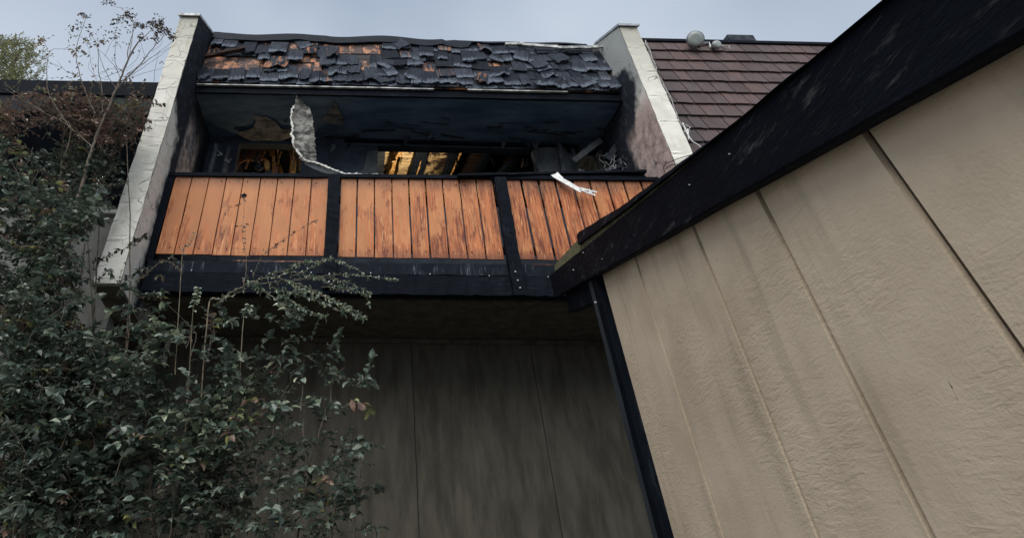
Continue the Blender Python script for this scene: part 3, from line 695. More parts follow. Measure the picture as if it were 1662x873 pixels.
flap([(540, 163), (548, 172), (552, 183), (556, 190), (559, 202), (548, 204), (537, 201), (524, 195), (530, 186), (536, 176)], 4.675, 4.655, mflap, 'small frayed grey paper flap on the ceiling right of the hanging sheet')
# curled dark trim falling onto the rail
tr = thing('fallen_trim', sy(520, 272, 5.0), 'curled dark trim strip with pale frayed edge lying on the rail below the hanging sheet', 'trim strip')
s = MB(); up = [(496, 262), (510, 265), (522, 268), (538, 275), (550, 279), (560, 283)]; dn = [(494, 266), (508, 274), (524, 280), (538, 284), (550, 285), (560, 285)]
s.sheet([sy(a, b, 4.98 - .01 * i) for i, (a, b) in enumerate(up)], [sy(a, b, 4.96) for a, b in dn], .01, 3, .005); s.build('strip_face', M['dark3'], tr)
s = MB()
ed = [(484, 247), (490, 256), (498, 262), (511, 264.5), (522, 268), (536, 274), (549, 279), (562, 283.5), (580, 283), (600, 284.5), (612, 283.5), (626, 285)]
s2 = [sy(a, b, 4.95) for a, b in ed]
for a, b in zip(s2[:-1], s2[1:]): s.bar(a, b, .02 * rnd.uniform(.6, 1.4), .024, (0, 1, 0), 4, .006)
s.build('frayed_edge', M['paperw'], tr)
# fallen lath across the shakes
t = MB().bar(mp(h_of(103, 334)[0], h_of(103, 334)[1], .10), mp(h_of(88, 399)[0], h_of(88, 399)[1], .09), .035, .055, (0, -1, 0), 14, .004).build('fallen_lath', m_char('half burned lath', (.03, .022, .02), (.5, .26, .14), 'x', .9)); tag(t, 'half burned lath lying diagonally across the bare orange patches of the mansard', 'board')
# small dark flake on the planks
t = scrap('charred_flake', [(391, 317), (397, 313.5), (401, 317), (395, 321)], 4.893, M['char_x'], -.004); tag(t, 'small black flake stuck on the fourth orange plank from the left', 'flake')

# ------------------------------------------------------------------ right hand unit: red brown shake mansard
rt = thing('neighbouring_townhouse', (6.5, 6, -1.6), 'neighbouring townhouse with an intact steep red brown shake roof, right of the white wall', 'building')
RX0, RX1 = XR + TW + .01, 9.4
rE = Vector((0, 4.78, 3.1)); rT = Vector((0, 5.28, 6.15)); rU = (rT - rE).normalized(); rN = Vector((0, -rU.z, rU.y)); rH = (rT - rE).length
def rp(X, h, o=0.): return Vector((X, rE.y, rE.z)) + rU * h + rN * o
rm = MB().plate([rp(RX0, 0), rp(RX1, 0), rp(RX1, rH), rp(RX0, rH)], rN * -.1).build('shake_roof', M['dark2'], rt)
rsh = []
for k in range(6):
    r = random.Random(k); b = MB(); hh = .30
    b.v = [Vector(v) for v in [(-.5, -.030, r.uniform(-.006, .006)), (-.1, -.030, r.uniform(-.006, .006)), (.2, -.030, r.uniform(-.006, .006)), (.5, -.030, r.uniform(-.006, .006)), (.5, -.002, hh), (-.5, -.002, hh)]]
    b.v += [v + Vector((0, .016 if v.z < .1 else .002, 0)) for v in b.v[:6]]
    b.f = [tuple(range(6)), tuple(reversed(range(6, 12)))] + [(i, i + 6, (i + 1) % 6 + 6, (i + 1) % 6) for i in range(6)]
    me = bpy.data.meshes.new('shingle'); me.from_pydata([tuple(v) for v in b.v], [], b.f); me.materials.append(M['red']); me.update(); rsh.append(me)
rtilt = math.atan2(rT.y - rE.y, rT.z - rE.z); ex = .247; h = rH - ex * 1.0 - .03; cnt = 0
while h > -.1 and cnt < 295:
    X = RX0 + .005 - rnd.uniform(0, .05)
    lim = 7.6 if h > 1.2 else 6.4
    while X < lim and cnt < 295:
        wd = rnd.uniform(.17, .30)
        o = bpy.data.objects.new('shingle', rnd.choice(rsh)); COL.objects.link(o); o.parent = rm
        xx = max(X, RX0 + .004); o.location = rp(xx + (X + wd - xx) / 2, h + rnd.uniform(-.004, .004), .018) - WL[rm.name]; o.rotation_euler = (-rtilt - .02, rnd.uniform(-.006, .006), 0); o.scale = (max(.03, X + wd - xx - .012), 1, 1)
        X += wd; cnt += 1
    h -= ex
rest = MB(); h2 = rH - ex - .03; rr_ = random.Random(3)
for k in range(13):
    X = 7.6 if h2 > 1.2 else (6.4 if h2 > h else RX0)
    if h2 > h + .01 or True:
        while X < RX1:
            wd = rr_.uniform(.17, .30); me = rr_.choice(rsh); rot = Matrix.Rotation(-rtilt - .02, 4, 'X')
            rest.add([rp(X + wd / 2, h2, .018) + rot @ Vector((v.co.x * (wd - .012), v.co.y, v.co.z)) for v in me.vertices], [tuple(p_.vertices) for p_ in me.polygons]); X += wd
    h2 -= ex
rest.build('shingle_rest', M['red'], rm)['kind'] = 'stuff'
b = MB(); b.plate([rp(RX0, rH - .045, .05), rp(RX1, rH - .045, .05), rp(RX1, rH + .02, .05), rp(RX0, rH + .02, .05)], rN * -.09); b.build('ridge_cap', M['fascia'], rt)
box('wall', (RX0, 5.6, -1.6), (RX1, 5.8, 5.8), M['taupe'], rt)
box('roof_slab', (RX0, 5.3, 5.98), (RX1, 10, 6.1), M['tar'], rt)
p = sy(1190, 62, 5.6); box('roof_hatch', (p.x - .12, 5.55, 6.05), (p.x + .3, 6.1, p.z + .02), M['dark2'], rt)
# twin head flood light on the ridge
fl = thing('flood_light', rp(sy(1140, 70, 5.25).x, rH, .05), 'grey twin head flood light fixed on the ridge of the red brown roof', 'flood light')
def head(px, py, r, Y, ax):
    c = sy(px, py, Y); ax = Vector(ax).normalized(); u = ax.cross(Vector((0, 0, 1))).normalized(); v = u.cross(ax)
    b = MB(); n = 20; prof = [(0, r * 1.0), (.02, r * 1.08), (.035, r * 1.05), (.06, r * .8), (.1, r * .45), (.14, r * .38)]
    for (d, rr) in prof:
        for j in range(n): t = 2 * math.pi * j / n; b.v.append(c - ax * d + u * rr * math.cos(t) + v * rr * math.sin(t))
    for i in range(len(prof) - 1):
        for j in range(n): b.f.append((i * n + j, i * n + (j + 1) % n, i * n + n + (j + 1) % n, i * n + n + j))
    b.f.append(tuple(range((len(prof) - 1) * n, len(prof) * n))); hd = b.build('lamp_head', M['metal'], fl, False)
    b = MB()
    for d, rr in ((.004, .97), (-.008, .9), (-.014, .5)):
        for j in range(n): t = 2 * math.pi * j / n; b.v.append(c - ax * d + u * rr * r * math.cos(t) + v * rr * r * math.sin(t))
    for i in range(2):
        for j in range(n): b.f.append((i * n + j, i * n + (j + 1) % n, i * n + n + (j + 1) % n, i * n + n + j))
    b.f.append(tuple(range(2 * n, 3 * n))); b.build('lens', M['lens'], hd, True); return c - ax * .13
h1 = head(1129.5, 63, .112, 5.05, (-.25, -.75, -.5)); h2 = head(1165, 72, .062, 5.1, (.15, -.85, -.3))
b = MB(); b.tube([h1, sy(1141, 71, 5.2), sy(1150, 70, 5.22), h2], .02, .02, 8); b.build('bracket', M['metal'], fl)
b = MB(); b.tube([sy(1117, 67, 5.2), sy(1122, 74, 5.16), sy(1136, 76, 5.15)], .022, .022, 8); b.build('junction', M['char_x'], fl)
b = MB(); b.tube([sy(1170, 74, 5.2), sy(1178, 76, 5.18), sy(1183, 75, 5.16), sy(1185, 80, 5.16)], .009, .006, 6); b.build('wire_tail', M['cable'], fl)
# tangled cable along the wall
cb = thing('tangled_cable', sy(1047, 66, 4.75), 'pale frayed cable trailing down the right side of the white wall over the red shingles', 'cable')
base = [(1047, 66), (1052, 78), (1058, 92), (1062, 104), (1067, 121), (1075, 135), (1083, 150), (1091, 165), (1096, 180), (1100, 192), (1106, 203), (1113, 208), (1120, 214)]
for k in range(3):
    pts = []
    for i, (x, y) in enumerate(base):
        for j in range(3):
            if i == len(base) - 1 and j: break
            x2, y2 = base[min(i + 1, len(base) - 1)]; xx, yy = x + (x2 - x) * j / 3, y + (y2 - y) * j / 3
            pts.append(sy(xx + rnd.uniform(-1.6, 1.6), yy, 4.72 + .02 * k))
    MB().tube(pts, .0045 + .003 * (k == 0), .0055, 5).build('strand', M['cable'], cb)
for pts in [[(1108, 200), (1113, 212), (1118, 222), (1124, 230), (1134, 236), (1139, 241)], [(1110, 214), (1116, 214), (1120, 207), (1113, 203)], [(1116, 210), (1117, 220), (1118, 226)]]:
    MB().tube([sy(a, b_, 4.70) for a, b_ in pts], .010, .006, 6).build('strand', M['white'], cb)
# thin wires over the foot of the right wall
for pts in [[(1082, 265), (1100, 258), (1124, 251), (1150, 243)], [(1080, 274), (1090, 268), (1104, 266), (1120, 260)], [(1079, 280), (1077, 272), (1082, 262)]]:
    MB().tube([sy(a, b_, 4.50) for a, b_ in pts], .004, .004, 5).build('strand', M['char_x'], cb)

# ------------------------------------------------------------------ left hand unit behind the shrubs
lf = thing('flat_roofed_townhouse', (-6, 6, -1.6), 'adjoining dark flat roofed townhouse half hidden behind the shrubs on the left', 'building')
LX1 = XL - TW - .01
b = MB(); b.plate([(-12, 5.0, 4.60), (LX1, 5.0, 4.60), (LX1, 5.0, 4.835), (-12, 5.0, 4.80)], (0, .06, 0)); b.build('upper_fascia', M['char_x'], lf)
b = MB(); b.plate([(-12, 5.03, 4.33), (LX1, 5.03, 4.33), (LX1, 5.03, 4.597), (-12, 5.03, 4.597)], (0, .05, 0)); b.build('lower_fascia', m_plain('dark brown grey fascia', (.011, .012, .018), (.024, .025, .031), 3, .8, .15), lf)
box('flat_roof', (-12, 5.08, 4.70), (LX1, 11, 4.78), M['tar'], lf)
box('soffit', (-12, 5.09, 4.33), (LX1, 6.6, 4.40), M['dark'], lf)
box('recess_wall', (-12, 6.6, 2.0), (LX1, 6.75, 4.69), M['dark2'], lf)
box('end_wall', (LX1 - .08, 5.27, -1.6), (LX1, 10.9, 4.32), M['taupe'], lf)
box('balcony_wall', (-12, 5.05, -1.6), (LX1, 5.2, 2.90), M['leftwall'], lf)
box('wall_coping', (-12, 5.0, 2.903), (LX1, 5.26, 2.95), m_plain('pale coping', (.2, .21, .21), (.34, .35, .34), 8), lf)
box('balcony_floor', (-12, 5.2, 2.0), (LX1, 6.6, 2.1), M['dark2'], lf)
for (x, w_) in ((-5.6, 1.5), (-3.5, 1.0)):
    wf = box('window', (x, 6.57, 2.9), (x + w_, 6.598, 4.1), M['char_z'], lf); box('pane', (x + .06, 6.55, 2.96), (x + w_ - .06, 6.568, 4.04), m_plain('dark glass', (.01, .014, .02), (.015, .02, .03), 2, .08, .6, 0), wf)
# folded metal frame leaning on that balcony
mf = thing('metal_frame', sy(141, 337, 4.95), 'pale twin tube metal frame leaning behind the shrub leaves beside the white wall', 'frame')
for (a, b) in [((139, 337), (165, 283)), ((144, 338), (168, 286))]: MB().tube([sy(*a, 4.95), sy(*b, 5.1)], .010, .010, 8).build('tube', M['pole'], mf)
for t_ in (.25, .55, .85):
    a = sy(139, 337, 4.95).lerp(sy(165, 283, 5.1), t_); c = sy(144, 338, 4.95).lerp(sy(168, 286, 5.1), t_); MB().tube([a, c], .008, .008, 6).build('rung', M['pole'], mf)
t = scrap('blue_cloth', [(127, 333), (129, 326), (137, 324), (143, 322), (143, 330), (137, 333)], 4.97, M['blue'], .02); tag(t, 'pale blue cloth hanging by the foot of the metal frame', 'cloth')

# ------------------------------------------------------------------ near building on the right
nb_ = thing('siding_outbuilding', (1.6, 1.5, -1.6), 'near outbuilding with beige grooved siding and a black bargeboard under a shed roof', 'outbuilding')
D = Vector((.159, 1, .281)); DH = Vector((.159, 1, 0)).normalized(); NR = Vector((DH.y, -DH.x, 0))     # NR points right, into the building
def rake(Y, off=0., dz=0.): return Vector((.92, 0, .684)) + D * Y + NR * off + Vector((0, 0, dz))
Yf, Yn = 4.0, -1.6; BH = .192
b = MB(); n = 50; k = 0
for i in range(n + 1):
    Y = Yf + (Yn - Yf) * i / n; j = noise.noise(Vector((Y * 6, 1, 1))) * .0025
    z1, z0 = 0 + j * .5, -BH + j + (.004 * noise.noise(Vector((Y * 20, 5, 1))))
    b.v += [rake(Y, 0, z0 + .006), rake(Y, 0, z1), rake(Y, .038, z1), rake(Y, .038, z0), rake(Y, .008, z0)]
for i in range(n):
    for j in range(5): b.f.append((i * 5 + j, i * 5 + (j + 1) % 5, i * 5 + 5 + (j + 1) % 5, i * 5 + 5 + j))
b.f += [(0, 1, 2, 3, 4), tuple(n * 5 + j for j in (4, 3, 2, 1, 0))]
b.build('bargeboard', M['fascia'], nb_)
def nail(px, py, r=.006):
    rr = ray(px, py); nrm = NR; t = Vector((.92, 0, .684)).dot(nrm) / rr.dot(nrm); p = rr * t
    b = MB(); b.tube([p, p - NR * .005], r, r * .7, 8); b.build('nail', M['white'], nb_)
for x, y in ((931, 438), (947, 410), (1185, 250), (1120, 300), (978, 420)): nail(x, y, .0045 if x < 960 else .002)
# roof deck edge (mossy) and shingle edge layers above the barge
def layer(name, Ya, Yb, z0, z1, o0, o1, mat, jit=.003, n=40, tap=.0):
    b = MB()
    for i in range(n + 1):
        Y = Ya + (Yb - Ya) * i / n; a, c, d = (rnd.uniform(-jit, jit) for _ in range(3)); tp = 1 if i > 2 else (.35 + .3 * i if tap else 1)
        b.v += [rake(Y, o0 + a, z0), rake(Y, o0 + a + c, z0 + (z1 - z0) * tp + d), rake(Y, o1, z0 + (z1 - z0) * tp), rake(Y, o1, z0)]
    for i in range(n):
        for j in range(4): b.f.append((i * 4 + j, i * 4 + (j + 1) % 4, i * 4 + 4 + (j + 1) % 4, i * 4 + 4 + j))
    b.f += [(0, 1, 2, 3), tuple(n * 4 + j for j in (3, 2, 1, 0))]; return b.build(name, mat, nb_)
def lerpt(tab, Y):
    if Y >= tab[0][0]: return tab[0][1]
    for (a, x), (b_, y_) in zip(tab[:-1], tab[1:]):
        if b_ <= Y <= a: return x + (y_ - x) * (a - Y) / (a - b_)
    return tab[-1][1]
def layer2(name, Ya, Yb, low, tab, o0, o1, mat, jit=.003, n=60):
    b = MB()
    for i in range(n + 1):
        Y = Ya + (Yb - Ya) * i / n; a, c = rnd.uniform(-jit, jit), noise.noise(Vector((Y * 7, 2, 2))) * jit; h = lerpt(tab, Y); l = low if not isinstance(low, list) else lerpt(low, Y)
        b.v += [rake(Y, o0 + a, l), rake(Y, o0 + a + .004, max(h + c, l + .002)), rake(Y, o1, max(h, l + .002)), rake(Y, o1, l)]
    for i in range(n):
        for j in range(4): b.f.append((i * 4 + j, i * 4 + (j + 1) % 4, i * 4 + 4 + (j + 1) % 4, i * 4 + 4 + j))
    b.f += [(0, 1, 2, 3), tuple(n * 4 + j for j in (3, 2, 1, 0))]; return b.build(name, mat, nb_)
TD = [(3.82, .05), (3.5, .066), (2.9, .085), (2.11, .028), (1.56, .014), (1.26, .004)]
TC = [(3.0, .100), (2.9, .107), (2.11, .042), (1.56, .0225), (1.26, .008)]
layer2('roof_deck', 3.82, Yn, .002, TD, .004, 2.4, M['olive'])
layer2('shingle_layer', 2.98, Yn, [(a_, h_ * .35 if a_ > 1.3 else .0045) for a_, h_ in TC], TC, -.012, 2.39, M['fascia'], .003)
# siding wall: separate boards with recessed grooves
WO = .06
def wallY(px, py):
    rr = ray(px, py); p0 = rake(0, WO); t = p0.dot(NR) / rr.dot(NR); return (rr * t).y
corner = wallY(984, 480)
def wpt(Y, z, o=0.): q = rake(Y, WO + o); return Vector((q.x, q.y, z))
back = MB(); ys = [corner, -1.5]
def ztop(Y): return rake(Y).z - .10
back.add([wpt(corner, -1.6, .016), wpt(-1.5, -1.6, .016), wpt(-1.5, ztop(-1.5), .016), wpt(corner, ztop(corner), .016), wpt(corner, -1.6, .1), wpt(-1.5, -1.6, .1), wpt(-1.5, ztop(-1.5), .1), wpt(corner, ztop(corner), .1)],
         [(0, 1, 2, 3), (7, 6, 5, 4), (0, 4, 5, 1), (1, 5, 6, 2), (2, 6, 7, 3), (3, 7, 4, 0)])
wl = back.build('siding_wall', M['joint'], nb_)
js = [corner - .012, wallY(1043, 460), wallY(1160, 460)]
print('siding joints', js)
p = .305
seq = [js[0], js[1]] 
y = js[1]; 
mid_ = (js[1] - js[2]); k = max(1, round(mid_ / .6))
for i in range(1, k + 1): seq.append(js[1] - mid_ * i / k)
while seq[-1] > -1.4: seq.append(max(-1.45, seq[-1] - .42))
for a, c in zip(seq[:-1], seq[1:]):
    g_ = .011; a2, c2 = a - g_, c + g_; b = MB(); n1, n2 = 12, 6
    if a2 - c2 < .05: continue
    b.add([wpt(a2, -1.6), wpt(c2, -1.6), wpt(c2, ztop(c2)), wpt(a2, ztop(a2)), wpt(a2, -1.6, .015), wpt(c2, -1.6, .015), wpt(c2, ztop(c2), .015), wpt(a2, ztop(a2), .015)],
          [(0, 1, 2, 3), (7, 6, 5, 4), (0, 4, 5, 1), (1, 5, 6, 2), (2, 6, 7, 3), (3, 7, 4, 0)])
    b.build('siding_board', M['siding'], wl)
# frieze shadow board, corner posts and eave return
b = MB(); b.bar(rake(corner + .3, .048, -.155), rake(-1.5, .048, -.155), .018, .05, (0, 0, 1), 20, .002); b.build('soffit_strip', M['char_y'], nb_)
zc = ztop(corner) - .02
MB().bar(wpt(corner + .045, -1.6, -.012), wpt(corner + .045, zc + .06, -.012), .05, .09, DH, 16, .002).build('corner_board', M['char_z'], nb_)
MB().bar(wpt(corner + .15, -1.6, -.005), wpt(corner + .15, zc + .07, -.005), .05, .085, DH, 16, .002).build('corner_board', m_char('grey corner board', (.035, .042, .05), (.09, .10, .11), 'z', .5), nb_)
MB().bar(wpt(corner + .21, -1.6, .03), wpt(corner + .21, zc - .10, .03), .03, .03, DH, 16, .002).build('corner_batten', M['char_z'], nb_)
b = MB(); b.bar(rake(Yf - .22, .07, -.24), rake(corner + .12, .07, -.24), .07, .16, (0, 0, 1), 6, .002); b.build('lookout_beam', M['char_y'], nb_)
b = MB(); q0 = rake(Yf - .03, .0); b.plate([rake(Yf - .05, .04, -.005), rake(Yf - .05, 2.4, -.005), rake(Yf - .05, 2.4, -.17), rake(Yf - .05, .04, -.17)], Vector((0, -.04, 0))); b.build('eave_fascia', M['fascia'], nb_)
b = MB(); q = wpt(corner, 0); b.box((q.x + .02, q.y - .1, -1.6), (q.x + 2.3, q.y, zc - .02)); b.build('end_wall', M['siding'], nb_)
def rn(px, py):
    rr = ray(px, py); p0 = rake(0, WO); return rr * (p0.dot(NR) / rr.dot(NR))
for (x, y) in ((979, 490),):
    rr = rn(x, y); b = MB(); b.tube([rr + NR * -.04, rr + NR * -.05], .006, .005, 8); b.build('nail', M['white'], nb_)

# ------------------------------------------------------------------ vegetation
def leaf(mb, p, d, up, L, W, tint, fold=.25):
    d = d.normalized(); s_ = d.cross(up)
    if s_.length < 1e-4: s_ = Vector((1, 0, 0))
    s_.normalize(); u = s_.cross(d)
    a = p; tip = p + d * L - u * L * .12; m1 = p + d * L * .32; m2 = p + d * L * .7
    mb.add([a, m1 + s_ * W * .5 + u * W * fold, m2 + s_ * W * .38 + u * W * fold * .6, tip, m2 - s_ * W * .38 + u * W * fold * .6, m1 - s_ * W * .5 + u * W * fold, m1, m2],
           [(0, 1, 6), (1, 2, 7, 6), (2, 3, 7), (0, 6, 5), (6, 7, 4, 5), (7, 3, 4)], tint)
def rv(r=rnd): return Vector((r.gauss(0, 1), r.gauss(0, 1), r.gauss(0, 1)))
GREEN = [(.07, .10, .075), (.10, .135, .105), (.17, .21, .165), (.08, .115, .10), (.032, .05, .038), (.05, .075, .055)]
PALE = [(.20, .25, .17), (.15, .20, .13), (.27, .31, .22)]
BROWN = [(.17, .11, .085), (.24, .16, .125), (.13, .09, .075), (.19, .145, .11)]
DARKL = [(.03, .035, .03), (.045, .045, .035), (.02, .028, .022)]
YEL = [(.26, .27, .10), (.20, .23, .10), (.15, .18, .08)]
def pick(pal):
    c = rnd.choice(pal); k = rnd.uniform(.75, 1.3); return (c[0] * k, c[1] * k, c[2] * k)
def smooth_path(pts, sub=5, jit=.006):
    P = [Vector(p) for p in pts]; out = []
    for i in range(len(P) - 1):
        p0, p1, p2, p3 = P[max(i - 1, 0)], P[i], P[i + 1], P[min(i + 2, len(P) - 1)]
        for k in range(sub):
            t = k / sub; q = .5 * ((2 * p1) + (p2 - p0) * t + (2 * p0 - 5 * p1 + 4 * p2 - p3) * t * t + (3 * p1 - p0 - 3 * p2 + p3) * t ** 3)
            out.append(q + Vector((rnd.uniform(-jit, jit), rnd.uniform(-jit, jit), rnd.uniform(-jit, jit))) * (1 if out else 0))
    out.append(P[-1]); return out
def sprig(stems, leaves, p, d, length, n, L, W, pal, r=.0022, droop=.25, flat=True):
    pts = [p.copy()]; q = p.copy(); dd = d.normalized(); st = length / n
    for i in range(n):
        dd = (dd + rv() * .10 + Vector((0, 0, -droop * .12))).normalized(); q = q + dd * st; pts.append(q.copy())
        side = dd.cross(Vector((0, 0, 1))).normalized() * (1 if i % 2 else -1)
        ld = dd * .5 + side + rv() * .35 + Vector((0, 0, -.15)); up = Vector((0, 0, 1)) + rv() * .45
        leaf(leaves, q, ld, up, L * rnd.uniform(.7, 1.2), W * rnd.uniform(.7, 1.2), pick(pal))
    leaf(leaves, q, dd, Vector((0, 0, 1)) + rv() * .3, L, W, pick(pal))
    stems.tube(pts, r, r * .5, 3)
def plant(name, label, cat, base, group=None): return thing(name, base, label, cat, group)
def finish(t, stems, leaves, sm='bark', stem_name='stems', fol='foliage'):
    if stems.v: stems.build(stem_name, M[sm], t, True)
    if leaves.v: o = leaves.build(fol, M['leaf'], t); o['kind'] = 'stuff'

# 1. tall sapling in front of the left unit
t = plant('sapling', 'tall spindly sapling with sparse curled leaves rising left of the white wall', 'tree', sy(100, 873, 3.95))
st, lv, trunk = MB(), MB(), MB()
YS = 3.9
def P(l, Y=YS): return [sy(a, b, Y + (c[0] if c else 0)) for a, b, *c in l]
main = smooth_path([(t.location.x, t.location.y, -1.6)] + P([(84, 640), (92, 540), (96, 480), (104, 430), (114, 380), (120, 340), (133, 300), (141, 268), (150, 240), (160, 212), (178, 170), (195, 130), (209, 95), (222, 72), (230, 65)]), 5, .004)
trunk.tube(main, .024, .006, 8); trunk.build('trunk', M['bark'], t, True)
limbs = [
    ([(186, 150), (203, 132), (225, 112), (250, 82), (270, 62)], .008, .003),
    ([(208, 95), (207, 80), (215, 50), (216, 38), (208, 23), (198, 10), (182, 4)], .005, .0015),
    ([(113, 208), (95, 180), (80, 155), (74, 130), (74, 100), (78, 80), (90, 74), (110, 75)], .006, .0015),
    ([(78, 80), (70, 68), (66, 66)], .003, .001),
    ([(155, 185), (143, 160), (133, 135), (125, 105), (123, 80), (130, 52), (139, 28)], .006, .002),
    ([(167, 182), (164, 140), (159, 110), (158, 76), (148, 56), (140, 44)], .005, .0015),
    ([(150, 240), (110, 203), (70, 180), (40, 162), (3, 137)], .007, .003),
    ([(188, 143), (176, 125), (164, 100), (158, 78)], .004, .002),
    ([(200, 118), (188, 105), (188, 80), (189, 60)], .004, .0015),
    ([(209, 95), (214, 70), (217, 45), (225, 33)], .004, .0015),
    ([(230, 65), (245, 50), (262, 35), (270, 30)], .004, .0015),
    ([(196, 130), (188, 110), (175, 95), (160, 80), (150, 66)], .003, .001),
    ([(200, 125), (220, 112), (255, 85), (290, 55), (300, 32)], .003, .001),
    ([(195, 132), (225, 115), (262, 90), (288, 70)], .003, .001),
    ([(205, 122), (240, 100), (270, 85), (292, 78)], .0025, .001),
    ([(190, 135), (230, 118), (268, 105), (280, 95)], .0025, .001),
    ([(170, 125), (190, 118), (215, 105), (228, 85), (225, 75)], .0025, .001),
    ([(120, 122), (108, 118), (97, 106)], .002, .001), ([(175, 130), (150, 118), (140, 100), (148, 85)], .002, .001),
    ([(250, 133), (252, 118), (257, 105), (262, 90)], .0025, .001), ([(160, 120), (180, 110), (200, 112), (215, 100)], .002, .001),
    ([(158, 135), (150, 110), (145, 80), (128, 60)], .002, .001), ([(170, 92), (178, 75), (186, 60), (180, 50)], .002, .001),
    ([(236, 95), (232, 80), (226, 62)], .002, .001), ([(246, 85), (262, 68), (258, 50)], .002, .001),
]
ends = []
for l, r0, r1 in limbs:
    pth = smooth_path(P([(a, b, 0) for a, b in l]), 5, .004); 
    off = rnd.uniform(-.08, .08)
    pth = [p + Vector((0, off * i / len(pth), 0)) for i, p in enumerate(pth)]
    st.tube(pth, r0, r1, 5); ends.append(pth)
# leaf tufts on the tips, read from the photograph
tufts = [((86, 2), 0), ((178, 4), 6), ((170, 5), 6), ((182, 5), 5), ((205, 24), 10), ((214, 26), 8), ((186, 35), 8), ((195, 30), 7), ((222, 40), 10), ((232, 42), 12), ((245, 38), 12), ((255, 42), 12), ((262, 35), 14), ((262, 45), 14), ((256, 52), 10), ((272, 52), 12), ((278, 60), 12), ((230, 60), 8), ((235, 62), 6), ((252, 60), 6),
         ((189, 50), 6), ((187, 62), 6), ((190, 70), 6), ((192, 56), 5), ((134, 24), 8), ((142, 25), 6), ((112, 50), 6), ((122, 45), 6), ((127, 48), 6), ((114, 62), 4), ((142, 45), 4), ((147, 55), 5), ((135, 64), 6), ((142, 66), 6), ((150, 72), 5), ((158, 73), 5), ((165, 68), 7), ((172, 66), 6), ((170, 55), 5), ((120, 82), 7), ((124, 88), 6), ((137, 88), 6), ((141, 90), 5), ((130, 78), 4), ((116, 98), 3), ((130, 105), 4), ((117, 125), 6), ((124, 123), 4), ((154, 105), 4), ((155, 125), 4), ((66, 65), 8), ((63, 73), 7), ((72, 64), 6), ((80, 88), 5), ((82, 92), 4), ((80, 106), 3), ((205, 43), 5), ((210, 30), 6), ((200, 36), 4), ((218, 82), 2), ((254, 64), 4), ((247, 62), 3), ((200, 112), 3), ((210, 125), 6), ((203, 128), 5), ((263, 103), 3), ((187, 120), 2), ((98, 106), 2)]
for (x, y), n in tufts + [((x_, y_), n_) for (x_, y_), n_ in tufts if n_ > 6]:
    for i in range(int(n * 1.3)):
        p = sy(x + rnd.gauss(0, 3.0), y + rnd.gauss(0, 2.6), YS + rnd.uniform(-.08, .08))
        pal = YEL + BROWN if x < 100 else (DARKL + BROWN[:1] if x > 180 or y < 60 else BROWN + YEL + DARKL)
        leaf(lv, p, Vector((rnd.uniform(-.6, .9), rnd.uniform(-.5, .3), rnd.uniform(-.9, .1))), Vector((0, 0, 1)) + rv() * .6, rnd.uniform(.028, .048), rnd.uniform(.014, .024), pick(pal))
for pth in ends[:12]:
    for p in pth[4::4]:
        if rnd.random() < .5: sprig(st, lv, p, Vector((rnd.uniform(-1, 1), rnd.uniform(-.4, .4), rnd.uniform(0, .8))), rnd.uniform(.05, .14), rnd.randint(2, 4), .026, .013, DARKL + BROWN, .0012)
finish(t, st, lv, 'bark', 'branches')
# fine pale twigs
# 2. shrubs (dense), several individuals
def poly_in(x, y, poly):
    c = False; n = len(poly)
    for i in range(n):
        x0, y0 = poly[i]; x1, y1 = poly[(i + 1) % n]
        if (y0 > y) != (y1 > y) and x < (x1 - x0) * (y - y0) / (y1 - y0) + x0: c = not c
    return c
def shrub(name, label, poly, Y0, Y1, base_px, nspr, L, W, pal, palb, nst=6, seed=1, spl=(.09, .21), upward=.1, group='shrubs below the left unit'):
    global rnd
    nspr = int(nspr * 2.0); nst = max(3, nst // 2); L *= 1.35; W *= 1.35
    rnd = random.Random(seed); base = sy(base_px, 873, (Y0 + Y1) / 2); base = Vector((base.x, base.y, -1.6))
    t = plant(name, label, 'shrub', base, group); st, lv = MB(), MB()
    xs = [p[0] for p in poly]; ys = [p[1] for p in poly]; sp = []
    while len(sp) < nspr:
        x, y = rnd.uniform(min(xs), max(xs)), rnd.uniform(min(ys), max(ys))
        if poly_in(x, y, poly): sp.append((x, y, rnd.uniform(Y0, Y1)))
    tips = []
    for k in range(nst):
        x, y, Y = rnd.choice(sp); q = sy(x, y, Y); m = base.lerp(q, .5) + Vector((rnd.uniform(-.2, .2), rnd.uniform(-.1, .1), .25))
        pth = smooth_path([base + Vector((rnd.uniform(-.1, .1), rnd.uniform(-.1, .1), 0)), m, q], 8, .008); st.tube(pth, .011, .003, 6); tips += pth[5:]
    for (x, y, Y) in sp:
        q = sy(x, y, Y)
        cl = noise.noise(q * 2.3)
        if cl < -.12 and rnd.random() < .85: continue
        d = Vector((rnd.uniform(-1, 1), rnd.uniform(-.9, .5), rnd.uniform(-.25, .55) + upward))
        pl = palb if (noise.noise(q * 1.9 + Vector((5, 0, 0))) > .18) else pal
        s_ = rnd.uniform(.6, 1.45)
        sprig(st, lv, q, d, rnd.uniform(*spl), rnd.randint(6, 11), L * s_, W * s_, (BROWN + YEL if rnd.random() < .07 else pl))
        if rnd.random() < .10: e_ = q + Vector((d.x, d.y, abs(d.z) + .4)).normalized() * rnd.uniform(.12, .3); st.tube(smooth_path([q - Vector((0, 0, .15)), q, e_], 3, .006), .004, .0015, 4)
    finish(t, st, lv, 'bark'); return t
shrub('shrub', 'dense green shrub filling the lower left corner, nearest the white wall foot', [(60, 330), (100, 310), (150, 310), (160, 340), (128, 400), (108, 455), (120, 520), (160, 560), (190, 700), (200, 873), (0, 873), (0, 520), (40, 420)], 3.5, 4.3, 110, 820, .040, .024, GREEN, GREEN + PALE[:1], 8, 11)
